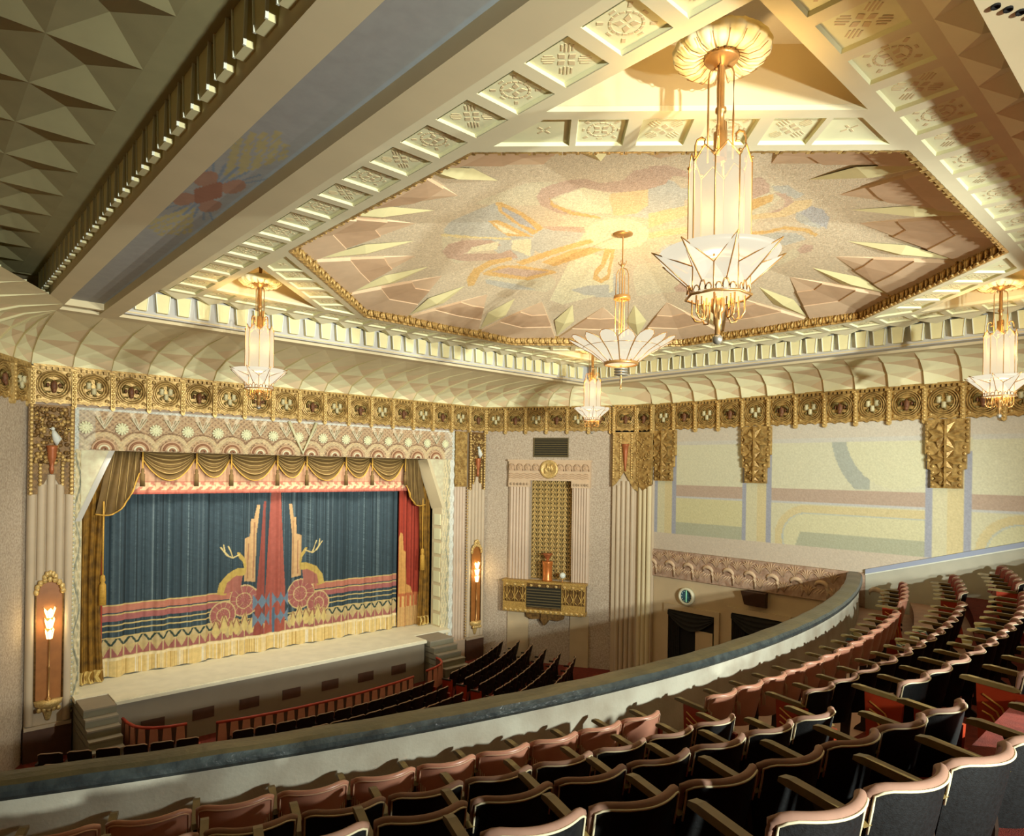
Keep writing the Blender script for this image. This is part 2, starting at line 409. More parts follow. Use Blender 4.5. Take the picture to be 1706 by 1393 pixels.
# doorways under the leaf frieze
for n, (y1, y0, zt) in enumerate(((12.02, 10.42, 2.32), (9.86, 8.28, 2.56))):
    d = MB()
    d.box(17.80, 17.87, y0-0.16, y0, 0, zt+0.16, 0); d.box(17.80, 17.87, y1, y1+0.16, 0, zt+0.16, 0); d.box(17.80, 17.87, y0, y1, zt, zt+0.16, 0)
    d.box(17.845, 17.86, y0, y1, 0, zt, 1)
    dr = struct(d.build('door_%d' % (n+1), [TANW, BLACK]), 'dark curtained doorway under the leaf frieze, %s from the corner pier' % ORD[n])
    c = MB()   # gathered side drape
    us = np.linspace(0, 1, 25); vs2 = np.linspace(0, 1, 8)
    c.grid(lambda u, v: (17.80+0.03*math.sin(u*38), y1-0.02-u*0.52*(1-0.25*math.sin(PI*v*0.8)), zt*v), us, vs2, 0)
    c.build('side_drape', DARKDR, dr)
    c = MB()
    c.grid(lambda u, v: (17.77+0.02*math.sin(v*24), y1-u*(y1-y0), zt-0.02-(0.12+0.42*math.sin(PI*u))*v), np.linspace(0,1,17), np.linspace(0,1,13), 0)
    c.build('swag', DARKDR, dr)
    b = MB(); b.box(17.80, 17.84, y0+0.05, y0+0.62, 0, zt-0.5); b.build('panel', TANW, dr)

# ---------------------------------------------------------------- the stage
def stair(x0, x1):
    m = MB()
    return m
m = MB(); m.box(3.62, 12.05, 17.0, 18.05, 0.0, STZ-0.06); stage = struct(m.build('trim_1', GREYW), 'grey stage front wall with dark vents')
m = MB(); m.box(3.60, 12.07, 16.93, 18.05, STZ-0.06, STZ); m.box(2.95, 13.5, 18.05, 21.2, STZ-0.1, STZ); m.box(2.95, 3.6, 17.6, 18.05, STZ-0.1, STZ); m.box(12.07, 13.5, 17.6, 18.05, STZ-0.1, STZ)
struct(m.build('floor_stage', STAGEF))
MB().box(3.60, 12.07, 16.89, 16.93, STZ-0.09, STZ-0.015).build('lip', STAGEF, stage)
for i in range(7):
    x = 4.15 + 1.12*i
    MB().box(x, x+0.5, 16.985, 17.0, 0.42, 0.68).build('vent', DARKW, stage)
for nm, x0, x1 in (('stage_steps', 2.97, 3.60), ('stage_steps', 12.09, 13.0)):
    t = empty(nm, ((x0+x1)/2, 16.9, 0))
    tag(t, 'grey steps beside the %s end of the stage' % ('near, white-dove pilaster' if x0 < 5 else 'far, organ-wall'), 'steps', 'stage steps')
    for k in range(5):
        zt = STZ - 0.17*k - 0.02; y0 = 17.0 - 0.20*k
        MB().box(x0-(x0+x1)/2, x1-(x0+x1)/2, y0-16.9-0.24, 17.9-16.9, max(0.5, zt-0.19)+0.0 if k < 4 else 0.0, zt-0.035).build('step', STEPM, t)
        MB().box(x0-(x0+x1)/2, x1-(x0+x1)/2, y0-16.9-0.26, 17.9-16.9, zt-0.035, zt).build('tread', GREYW, t)
# orchestra rails
def rail(name, pts, label, h=0.92, nb=26, base=0.0):
    t = empty(name, (pts[0][0], pts[0][1], base)); tag(t, label, 'rail', 'red orchestra rails')
    o = Vector((pts[0][0], pts[0][1], base))
    L = [Vector((p[0], p[1], base)) - o for p in pts]
    seg = [0]
    for a, b in zip(L[:-1], L[1:]): seg.append(seg[-1] + (b-a).length)
    def at(s):
        for i in range(len(L)-1):
            if s <= seg[i+1] or i == len(L)-2:
                f = (s-seg[i])/(seg[i+1]-seg[i]); return L[i].lerp(L[i+1], f), math.atan2(L[i+1].y-L[i].y, L[i+1].x-L[i].x)
    m = MB(); m.tube([p + Vector((0,0,h)) for p in L], 0.035, 8); m.build('handrail', REDRAIL, t)
    m = MB()
    for p, q in zip(L[:-1], L[1:]):
        n_ = Vector((-(q-p).y, (q-p).x, 0)).normalized()*0.02
        m.add([p-n_, q-n_, q+n_, p+n_]+[v+Vector((0,0,h-0.03)) for v in (p-n_, q-n_, q+n_, p+n_)], [(0,1,5,4),(1,2,6,5),(2,3,7,6),(3,0,4,7),(4,5,6,7)])
    m.build('dark_backing', DARKW, t)
    bm_ = MB(); bm_.prism([(-0.11,0.34),(0.11,0.34),(0.075,h-0.02),(-0.075,h-0.02)], -0.035, -0.005); me = bm_.mesh('lit_gap', mat('lit_gap_salmon', (214, 122, 92), 0.5, var=0.06, scale=8))  # salmon plates paint the lit floor between balusters, over a dark board
    for i in range(nb):
        p, a = at(seg[-1]*(i+0.5)/nb); put('lit_gap', me, t, p, a)
rail('orchestra_rail', [(5.2,15.17),(5.8,15.03),(6.4,14.94),(7.1,14.88),(7.88,14.86),(8.6,14.88),(9.2,14.93),(9.8,15.0),(10.37,15.12)], 'long curved red rail with balusters before the stage', nb=21)
rail('orchestra_rail', [(3.72,16.75),(3.74,16.4),(3.80,16.1),(3.92,15.88),(4.1,15.72),(4.35,15.6),(4.7,15.52)], 'short curved red rail beside the steps near the dove pilaster', nb=7)
rail('orchestra_rail', [(10.95,15.33),(11.3,15.42),(11.6,15.56),(11.8,15.75),(11.91,15.99),(11.93,16.2)], 'short curved red rail beside the far stage steps', nb=6)
# ================================================================ THE CEILING
CX, CY, HI = 9.71, 7.65, 5.37
ceiling = struct(MB().box(-1.9, 18.3, -7.3, 18.6, 11.6, 11.75).build('ceiling', BEIGE))
# flanges that frame the coffered bay
m = MB()
m.box(1.82, 2.12, -7, 14.84, ZL, 9.75); m.box(2.75, 3.06, -7, 14.84, ZL, 9.75)
m.box(2.12, 2.75, 14.62, 14.84, ZL, 9.75); m.box(2.12, 2.75, 14.22, 14.34, ZL+0.02, 9.75)
m.box(3.06, 17.5, 14.52, 14.84, ZL, 9.5); m.box(3.06, 16.3, 14.22, 14.40, ZL+0.05, 9.5); m.box(3.06, 16.6, 14.40, 14.52, ZL+0.06, 9.5, 1)
m.box(16.78, 16.98, -7, 14.52, ZL, 9.5); m.box(16.3, 16.55, -7, 14.22, ZL+0.05, 9.5); m.box(16.55, 16.78, -7, 14.52, ZL+0.06, 9.5, 1)
m.box(3.06, 16.3, -7, 1.08, ZL, 9.5)
m.box(-1.7, 1.82, 14.22, 14.84, ZL, 9.6)
m.build('flange', [BEIGE, LILAC], ceiling)
# cover above the flanges
m = MB(); m.box(-1.9, 18.3, -7.3, 1.05, 9.95, 10.1); m.box(16.32, 18.3, 1.05, 18.6, 9.95, 10.1); m.box(-1.9, 16.32, 14.25, 18.6, 9.95, 10.1); m.box(1.8, 3.08, 1.05, 14.25, 9.95, 10.1)
m.build('upper_ceiling', BEIGE, ceiling)
for k in range(7):
    MB().lathe([(0.0, 0), (0.022, 0), (0.026, -0.012), (0.026, 0.01)], 10, (4.79+0.083*k, 1.0-0.045*k, ZL-0.002)).build('perforation', BLACK, ceiling)
# the grey-blue strip in the long beam, with its painted rosette
yb = np.linspace(1.0, 14.3, 520); xb = np.linspace(2.10, 2.77, 40)
Xg, Yg = np.meshgrid(xb, yb); X, Yv = Xg.ravel(), Yg.ravel()
rgb = np.tile(np.array([168, 158, 152.]), (X.size, 1))
ex = np.minimum(X-2.12, 2.75-X)
rgb[(ex > 0.085) & (ex < 0.10)] = (196, 132, 92)
rgb[ex < 0.04] = (168, 168, 172)
for y0 in (7.6, -1.0):
    xm = 2.435; dx, dy = X-xm, (Yv-y0)/1.4
    for sg in (1, -1):
        for f in np.linspace(-0.30, 0.30, 9):                          # palm fronds
            a = sg*dy; line = dx - f*(a-0.35)/0.9*1.1
            sel = (a > 0.35) & (a < 1.32-0.9*abs(f)) & (np.abs(line) < 0.013+0.018*(a-0.3))
            rgb[sel & (((dx*40).astype(int) + (a*14).astype(int)) % 4 != 0)] = (188, 158, 96)
        for f in np.linspace(-0.3, 0.3, 7):
            a = sg*dy; rgb[(a > 0.25) & (a < 0.62) & (np.abs(dx - f*(a-0.1)/0.45) < 0.014)] = (132, 142, 158)
        for sx in (1, -1):
            rgb[np.hypot((dx-sx*0.14)/0.10, (sg*dy-0.26)/0.16) < 1] = (176, 116, 88)
    rgb[(np.abs(dx)/0.15 + np.abs(dy)/0.30) < 1] = (160, 98, 72)
paint_grid('painted_strip', np.stack([X, Yv, np.full(X.size, 9.56)], 1), rgb, 40, 520, PAINTF, ceiling)

# dentil courses
def dentil_meshes(w):
    a = MB(); hw = w/2
    # splayed straw block, wider at the top, white arrises
    a.frustum([(-hw*0.50,-0.10,0),(hw*0.50,-0.10,0),(hw*0.50,0,0),(-hw*0.50,0,0)], [(-hw*0.66,-0.10,0.36),(hw*0.66,-0.10,0.36),(hw*0.66,0,0.36),(-hw*0.66,0,0.36)], 0)
    for sg in (-1, 1):
        a.frustum([(sg*hw*0.52-0.008,-0.112,0),(sg*hw*0.52+0.008,-0.112,0),(sg*hw*0.52+0.008,-0.09,0),(sg*hw*0.52-0.008,-0.09,0)],
                  [(sg*hw*0.68-0.008,-0.112,0.36),(sg*hw*0.68+0.008,-0.112,0.36),(sg*hw*0.68+0.008,-0.09,0.36),(sg*hw*0.68-0.008,-0.09,0.36)], 1)
    return a.mesh('dentil', [DENT, WHITEP])
dme = dentil_meshes(0.38)
m = MB()
m.box(3.0, 16.4, 14.24, 14.30, 9.45, 9.96); m.box(16.32, 16.38, 1.0, 14.25, 9.45, 9.96); m.box(2.98, 3.04, 1.0, 14.25, 9.45, 9.96); m.box(3.0, 16.4, 1.0, 1.06, 9.45, 9.96); m.box(1.84, 1.90, -1, 14.25, 9.45, 9.96)
m.build('dentil_backing', LILAC, ceiling)
n = 34
for i in range(n):
    x = 3.35 + i*0.38
    if x < 16.2: put('dentil', dme, ceiling, (x, 14.24, 9.54))
    y = 1.3 + i*0.38
    if y < 14.1: put('dentil', dme, ceiling, (16.32, y, 9.54), -PI/2)
    if y < 14.1 and i % 1 == 0: put('dentil', dme, ceiling, (1.84, y+0.1, 9.54), -PI/2)
    if 1.3+i*0.38 < 5: put('dentil', dme, ceiling, (3.04, y, 9.54), PI/2)

# soffit with its recessed panels
def ring(k, a, r, z):                      # side k of the square bay: a along, r outwards from the centre
    c, s_ = [(1,0),(0,1),(-1,0),(0,-1)][k]
    # outward direction (c,s), along direction (-s,c)
    return (CX + r*c - a*s_, CY + r*s_ + a*c, z)
PIT, PL = 0.607, 0.475
R0, R1, R2, R3 = HI, 5.52, 6.02, 6.14
sof = MB()
def quadk(k, pts, z=ZS, th=0.05, mi=0):
    P0 = [ring(k, a, r, z) for a, r in pts]; P1 = [ring(k, a, r, z+th) for a, r in pts]
    sof.frustum(P0, P1, mi)
for k in range(4):
    quadk(k, [(-R0,R0),(R0,R0),(R1,R1),(-R1,R1)]); quadk(k, [(-R2,R2),(R2,R2),(R3,R3),(-R3,R3)])
    for i in range(19):
        a0 = (i-9.5)*PIT + PL/2; a1 = (i-8.5)*PIT - PL/2
        quadk(k, [(a0,R1),(a1,R1),(a1,R2),(a0,R2)])
def diagp(k, t, w):                        # corner k: w from the inner corner towards the centre, t across
    c, s_ = [(1,1),(-1,1),(-1,-1),(1,-1)][k]
    ox, oy = CX + c*HI, CY + s_*HI; q = 2**-0.5
    return (ox - c*w*q + (-s_)*t*q, oy - s_*w*q + c*t*q)
W0, W1, W2, W3 = 1.45, 1.59, 2.10, 2.227
def quadd(k, pts, th=0.05):
    sof.frustum([(*diagp(k, t, w), ZS) for t, w in pts], [(*diagp(k, t, w), ZS+th) for t, w in pts])
for k in range(4):
    quadd(k, [(-W0,W0),(W0,W0),(W1,W1),(-W1,W1)]); quadd(k, [(-W2,W2),(W2,W2),(W3,W3),(-W3,W3)])
    for e0, e1 in ((-1.15,-0.54-0.0),(0,0)): pass
    bars = [(-1.21,-1.1475),(-0.6725,-0.5405),(-0.0655,0.0655),(0.5405,0.6725),(1.1475,1.21)]
    for a, b in bars: quadd(k, [(a,W1),(b,W1),(b,W2),(a,W2)])
    for sg in (-1, 1): quadd(k, [(sg*(W1-0.12),W1),(sg*W1,W1),(sg*W2,W2),(sg*(W2-0.12),W2)])
sof.build('soffit', SOFFIT, ceiling)
def tray(kind, poly=None):
    m = MB(); hx, hy = PL/2, 0.25
    P = poly or [(-hx,-hy),(hx,-hy),(hx,hy),(-hx,hy)]
    cx = sum(p[0] for p in P)/len(P); cy = sum(p[1] for p in P)/len(P)
    Q = [(cx+(p[0]-cx)*0.955, cy+(p[1]-cy)*0.955) for p in P]
    nn = len(P)
    m.add([(p[0],p[1],0.0) for p in P]+[(p[0],p[1],0.034) for p in Q], [(i,(i+1)%nn,(i+1)%nn+nn,i+nn) for i in range(nn)]+[tuple(range(nn,2*nn))])
    z0, z1 = 0.030, 0.034
    def bar(x, y, lx, ly, a):
        c, s_ = math.cos(a), math.sin(a)
        q = [(x+u*lx*c-v*ly*s_, y+u*lx*s_+v*ly*c) for u, v in ((-.5,-.5),(.5,-.5),(.5,.5),(-.5,.5))]
        m.frustum([(*p,z0) for p in q], [(*p,z1) for p in q], 1)
    if kind == 'a':
        for i in range(16):
            a = 2*PI*i/16; bar(cx+0.125*math.cos(a), cy+0.125*math.sin(a), 0.02, 0.036, a)
        for i in range(4):
            a = PI/4+PI/2*i
            q = [(cx+0.02*math.cos(a), cy+0.02*math.sin(a)), (cx+0.06*math.cos(a-0.5), cy+0.06*math.sin(a-0.5)), (cx+0.105*math.cos(a), cy+0.105*math.sin(a)), (cx+0.06*math.cos(a+0.5), cy+0.06*math.sin(a+0.5))]
            m.frustum([(*p,z0) for p in q], [(*p,z1) for p in q], 1)
            bar(cx+0.17*math.cos(PI/2*i), cy+0.17*math.sin(PI/2*i), 0.02, 0.05, PI/2*i); bar(cx+0.20*math.cos(a), cy+0.20*math.sin(a), 0.05, 0.03, a)
    elif kind == 'b':
        for i in range(4):
            a = PI/4+PI/2*i
            for j in (-0.045, -0.015, 0.015, 0.045):
                bar(cx+0.15*math.cos(a)-j*math.sin(a), cy+0.15*math.sin(a)+j*math.cos(a), 0.12-abs(j), 0.014, a)
            q = [(cx+0.02*math.cos(a-PI/4), cy+0.02*math.sin(a-PI/4)), (cx+0.07*math.cos(a-PI/4-.5), cy+0.07*math.sin(a-PI/4-.5)), (cx+0.10*math.cos(a-PI/4), cy+0.10*math.sin(a-PI/4)), (cx+0.07*math.cos(a-PI/4+.5), cy+0.07*math.sin(a-PI/4+.5))]
            m.frustum([(*p,z0) for p in q], [(*p,z1) for p in q], 1)
    else:
        for i in range(4):
            a = PI/2*i; bar(cx+0.05*math.cos(a), cy+0.05*math.sin(a), 0.06, 0.02, a)
    return m.mesh('ceiling_panel', [PANELY, ORN])
tra, trb = tray('a'), tray('b')
for k in range(4):
    for i in range(19):
        a = (i-9.5)*PIT; r = (R1+R2)/2
        x, y, z = ring(k, a, r, ZS)
        put('ceiling_panel', tra if i % 2 else trb, ceiling, (x, y, z), [PI/2, PI, 0, PI][k] if k % 2 == 0 else 0)
    for j, t in enumerate((-0.91, -0.303, 0.303, 0.91)):
        x, y = diagp(k, t, (W1+W2)/2)
        put('ceiling_panel', trb if j % 2 else tra, ceiling, (x, y, ZS), PI/4*(1 if k in (1, 3) else -1))
    for sg in (-1, 1):
        P = [diagp(k, sg*1.21, W1), diagp(k, sg*(W1-0.12), W1), diagp(k, sg*(W2-0.12), W2), diagp(k, sg*1.21, W2)]
        ox, oy = P[0]
        put('ceiling_panel', tray('c', [(p[0]-ox, p[1]-oy) for p in P]), ceiling, (ox, oy, ZS))
# folded studs along the outer edge of the soffit
m = MB(); p = PIT; d = 0.36
m.add([(-p/2,0,0),(0,0,-0.0),(p/2,0,0),(-p/2,d,0.06),(0,d*0.62,-0.075),(p/2,d,0.06),(0,d,0.06),(-p/2,0,0.05),(p/2,0,0.05)],
      [(0,1,4),(1,2,4),(0,4,3),(4,2,5),(3,4,6),(4,5,6)], 0)
stud = m.mesh('folded_stud', SOFFIT)
for k in range(4):
    for i in range(20):
        x, y, z = ring(k, (i-9.5)*PIT, R3, ZS)
        put('folded_stud', stud, ceiling, (x, y, z), [-PI/2, 0, PI/2, PI][k])
# corner recesses
for k in range(4):
    t0, t1, t2 = diagp(k, 0, 0), diagp(k, -W0, W0), diagp(k, W0, W0)
    m = MB()
    m.add([(*t0,10.50),(*t1,10.50),(*t2,10.50)], [(0,1,2)], 1)
    for a, b in ((t0,t1),(t1,t2),(t2,t0)):
        m.add([(*a,ZS+0.051),(*b,ZS+0.051),(*b,10.5),(*a,10.5)], [(0,1,2,3)], 0)
    m.build('corner_recess', [BEIGE, LILAC], ceiling)
# gilt leaf tiles of the octagon
m = MB()
w = 0.305
sec = [(-0.02,0.0),(-0.075,0.0),(-0.085,0.03),(-0.045,0.07),(-0.05,0.16),(-0.035,0.22),(-0.06,0.25),(-0.02,0.25)]
for x0, x1, f in ((-w/2,-w/2+0.035,1.25),(-w/2+0.035,-0.02,0.8),(-0.02,0.02,1.15),(0.02,w/2-0.035,0.8),(w/2-0.035,w/2,1.25)):
    m.prism([(q[0]*f, q[1]) for q in sec], x0, x1, 'x')
for sx in (-0.07, 0.07):
    m.tube([(sx,-0.05,0.05),(sx*1.2,-0.07,0.12),(sx*0.6,-0.06,0.19)], [0.02,0.032,0.012], 6); m.ball((sx*1.2,-0.05,0.215), 0.024, n=6, m=4)
gt = m.mesh('gilt_leaf_tile', GOLD)
for s8 in range(8):
    ang = s8*PI/4
    nx, ny_ = math.cos(ang), math.sin(ang)
    for i in range(14):
        t = (i-6.5)*4.449/14
        put('gilt_leaf_tile', gt, ceiling, (CX+nx*(HI+0.02)-ny_*t, CY+ny_*(HI+0.02)+nx*t, ZS), ang-PI/2)
# the shallow domed mural
def rho(x, y):
    dx, dy = np.abs(x-CX), np.abs(y-CY); return np.maximum(np.maximum(dx, dy), (dx+dy)/2**0.5)/HI
def dome_z(x, y): return ZM + 0.81*(1-np.minimum(1, rho(x, y))**2)
MURAL=[
('B',[(6.76,9.14),(6.65,8.76),(6.67,8.13),(6.7,7.77),(7.08,7.84),(8.28,8.43),(9.13,8.09),(9.4,8.44),(9.29,9.33),(8.8,9.25),(8.02,9.16),(6.99,9.45)]),
('C',[(10.61,10.06),(10.06,9.31),(10.1,8.72),(10.57,8.57),(11.95,9.67),(11.63,10.95),(11.26,11.01)]),
('C',[(10.04,7.29),(10.27,7.51),(10.4,7.76),(10.4,8.02),(10.28,8.23),(10.06,8.37),(9.77,8.38),(9.46,8.3),(9.19,8.12),(8.98,7.88),(8.88,7.63),(8.88,7.39),(8.99,7.21),(9.19,7.1),(9.47,7.08),(9.76,7.14)]),
('R',[(7.09,7.26),(6.88,6.93),(6.93,6.61),(7.08,6.29),(7.42,6.27),(7.53,5.93),(7.25,5.54),(7.3,5.34),(8.17,5.98),(8.06,6.31),(7.79,6.5),(7.4,6.58),(7.36,7.23),(7.79,7.46),(8.38,7.44),(8.81,7.38),(8.51,7.55),(7.96,7.67),(7.45,7.53)]),
('C',[(7.43,7.25),(7.44,6.61),(7.94,6.5),(8.75,7.15),(8.34,7.4),(7.82,7.44)]),
('O',[(7.94,6.5),(8.17,5.98),(8.83,6.46),(9.05,6.85),(8.86,7.19),(8.13,6.69)]),
('G',[(7.32,7.2),(7.61,7.38),(8.16,7.47),(8.74,7.37),(8.82,7.44),(8.25,7.6),(7.64,7.48)]),
('G',[(6.67,7.73),(6.76,7.69),(7.53,7.98),(8.37,8.37),(8.43,8.7),(7.67,8.43),(7.07,8.09)]),
('L',[(6.91,7.86),(7.55,8.1),(8.35,8.51),(7.87,8.44),(7.13,8.06)]),
('G',[(7.25,8.58),(7.36,8.46),(8.51,8.78),(8.05,8.97),(7.62,8.79)]),
('C',[(7.37,8.59),(8.23,8.82),(7.87,8.88)]),
('Y',[(6.87,9.34),(7.58,9.23),(8.2,9.01),(8.23,9.11),(7.24,9.41),(6.89,9.43)]),
('R',[(7.39,10.05),(7.28,9.71),(7.42,9.46),(7.9,9.26),(8.28,9.39),(7.93,9.65),(7.87,10.02),(8.55,9.76),(8.59,9.49),(9.05,9.75),(8.72,10.08),(8.14,10.36),(7.71,10.3)]),
('C',[(7.81,9.7),(8.09,9.24),(8.35,9.6),(7.91,9.95)]),
('C',[(8.62,9.48),(9.22,9.57),(8.55,8.88),(8.27,9.09)]),
('G',[(9.05,11.35),(8.8,11.08),(8.61,10.61),(8.64,10.12),(8.91,9.78),(9.01,9.9),(8.82,10.32),(8.86,10.7),(9.14,11.25)]),
('G',[(8.9,10.68),(9.0,10.21),(9.34,10.0),(10.14,9.81),(10.27,9.86),(10.04,10.47),(9.55,10.61),(8.98,10.75)]),
('R',[(9.02,10.55),(9.19,10.21),(10.11,9.9),(9.88,10.37)]),
('G',[(9.16,9.93),(9.3,9.06),(9.47,8.24),(9.66,8.29),(9.53,9.16),(9.38,9.97)]),
('G',[(9.59,9.64),(9.63,8.81),(9.84,8.5),(10.11,8.41),(10.07,9.03),(9.98,9.65)]),
('R',[(8.27,8.32),(8.92,7.91),(9.16,8.07),(8.58,8.36)]),
('G',[(10.07,8.37),(10.25,8.26),(11.37,9.32),(11.41,9.59),(11.13,9.57),(10.81,9.27),(10.64,8.96)]),
('C',[(10.28,8.39),(11.16,9.21),(11.24,9.45),(11.02,9.36),(10.79,8.97)]),
('B',[(11.2,10.28),(11.3,9.87),(11.58,9.5),(12.06,9.88),(11.61,10.26)]),
('B',[(9.14,10.9),(9.82,10.77),(10.58,10.75),(10.05,11.03),(9.32,11.04)]),
('R',[(7.21,5.28),(7.36,5.06),(7.79,5.08),(8.09,5.24),(7.85,5.32),(8.12,5.65),(8.17,5.98)]),
('B',[(8.52,6.15),(8.41,5.66),(8.55,5.53),(9.0,5.82),(8.98,6.31)]),
('O',[(9.19,6.71),(9.25,5.98),(9.68,6.26),(9.8,7.15)]),
('O',[(9.98,7.28),(10.15,6.56),(10.41,6.72),(10.24,7.48)]),
('R',[(9.01,4.84),(8.65,4.55),(8.64,4.46),(8.97,4.48),(9.3,4.65),(9.52,5.11)]),
('G',[(9.52,5.11),(9.37,4.62),(9.68,4.79),(10.04,5.39)]),
('B',[(9.06,4.51),(9.1,4.29),(9.57,4.26),(9.71,4.44),(9.25,4.54)]),
('R',[(9.32,4.61),(9.43,4.47),(9.79,4.51),(10.11,4.72),(10.27,5.04),(10.22,5.16),(10.02,4.79),(9.75,4.62)]),
('O',[(10.18,5.46),(10.2,4.94),(9.8,4.49),(9.79,4.23),(10.17,4.42),(10.49,4.97),(10.39,5.57)]),
('L',[(10.42,4.7),(10.12,4.4),(10.32,4.3),(10.78,4.39),(11.23,4.62),(10.92,4.71)]),
('G',[(10.88,5.83),(10.97,5.53),(10.92,5.17),(11.14,4.88),(11.43,4.84),(11.5,4.92),(11.24,4.99),(11.03,5.26),(11.1,5.59),(11.01,5.9)]),
('B',[(11.11,5.92),(11.11,5.45),(11.24,5.13),(11.55,5.09),(11.71,5.54),(11.42,5.99)]),
('R',[(11.95,5.44),(11.76,5.22),(11.85,5.09),(12.11,5.26),(12.16,5.47)]),
('R',[(12.65,8.52),(12.52,8.28),(12.74,8.1),(12.98,8.36),(12.86,8.61)])]

n = 380
g = np.linspace(-5.55, 5.55, n); gx, gy = np.meshgrid(g, g); gx = gx.ravel()+CX; gy = gy.ravel()+CY
base = np.array([220, 184, 144.])
rs = np.random.RandomState(5)
rgb = np.tile(base, (gx.size, 1))
MC = dict(B=(200,184,166), C=(234,208,160), R=(206,156,126), G=(222,168,92), L=(188,174,170), Y=(234,196,124), O=(234,186,122))
for c, poly in MURAL: rgb[inpoly(gx, gy, poly)] = MC[c]
# the rest of the painted cloud ring, where the near border hides it in the photograph
sw = np.sin(gx*2.1+np.sin(gy*1.7)*1.3)+np.cos(gy*2.3-gx*0.6)
r_ = np.hypot(gx-CX, gy-CY)
hid = (rgb == base).all(1) & (r_ < 3.3)
rgb[hid & (sw > 0.7)] = (222, 194, 152); rgb[hid & (sw < -0.9)] = (202, 186, 168)
rgb += rs.normal(0, 7, (rgb.shape[0], 1)) * (rho(gx, gy) < 0.72)[:, None]
paint_grid('painted_mural', np.stack([gx, gy, dome_z(gx, gy)], 1), rgb, n, n, PAINTM, ceiling, keep=rho(gx, gy) < 1.012)
def at_rho(ang, r):
    c, s_ = math.cos(ang), math.sin(ang)
    k = max(abs(c), abs(s_), (abs(c)+abs(s_))/2**0.5); q = r/k
    x, y = CX+c*q, CY+s_*q
    return Vector((x, y, float(dome_z(np.array(x), np.array(y)))))
for i in range(16):
    a = (i+0.5)*PI/8
    tip, out = at_rho(a, 3.7), at_rho(a, 5.33)
    ax = (out-tip).normalized(); sd = ax.cross(Vector((0,0,1))).normalized()
    mid = tip.lerp(out, 0.50)
    l, r = mid + sd*0.25, mid - sd*0.25; rg = mid + Vector((0,0,-0.075))
    m = MB(); up = Vector((0,0,0.03))
    m.add([tip, l, out, r, rg], [(0,4,1),(1,4,2),(2,4,3),(3,4,0)])
    m.build('yellow_star_point', YEL, ceiling)
    a = i*PI/8
    tl = 3.55 if i % 2 else 3.82
    tip = at_rho(a, tl); b0, b1, bc = at_rho(a-PI/16*0.96, 5.36), at_rho(a+PI/16*0.96, 5.36), at_rho(a, 5.36)
    m = MB(); N = 3
    for s_ in range(N):
        f0, f1 = s_/N, (s_+1)/N
        dz = Vector((0,0,-0.03-0.02*s_)); e = Vector((0,0,-0.008-0.02*s_)); u = Vector((0,0,0.05))
        p = [tip.lerp(b0,f0)+e, tip.lerp(bc,f0)+dz, tip.lerp(b1,f0)+e, tip.lerp(b0,f1)+e, tip.lerp(bc,f1)+dz, tip.lerp(b1,f1)+e]
        if s_ == 0: p[0] = p[1] = p[2] = tip
        q = [v+u+Vector((0,0,0.03*s_)) for v in p]
        m.add(p+q, [(0,1,4,3),(1,2,5,4),(0,3,9,6),(2,8,11,5),(0,6,7,1),(1,7,8,2)], s_ % 2)
    m.build('rose_star_point', [PINK, PINKD], ceiling)
# olive pyramid coffers on the near side of the long beam
def pyr(w, l, h):
    m = MB(); m.add([(-w/2,-l/2,0),(w/2,-l/2,0),(w/2,l/2,0),(-w/2,l/2,0),(0,0,h)], [(0,1,4),(1,2,4),(2,3,4),(3,0,4)]); return m.mesh('pyramid_coffer', OLIVE)
pm = pyr(0.675, 0.907, 0.10)
for i in range(-2, 2):
    for j in range(16):
        y = 0.78+0.4535+0.907*j - 0.0
        if y < 14.0: put('pyramid_coffer', pm, ceiling, (0.785+0.3375+0.675*i, y, 9.90))
MB().box(1.46, 1.86, 0.3, 14.25, 9.90, 10.0).build('coffer_border', OLIVE, ceiling)
MB().box(-1.7, -0.56, 0.3, 14.25, 9.90, 10.0).build('coffer_border', OLIVE, ceiling)
MB().box(-1.9, 1.9, 0.3, 14.4, 10.05, 10.1).build('coffer_cover', OLIVE, ceiling)

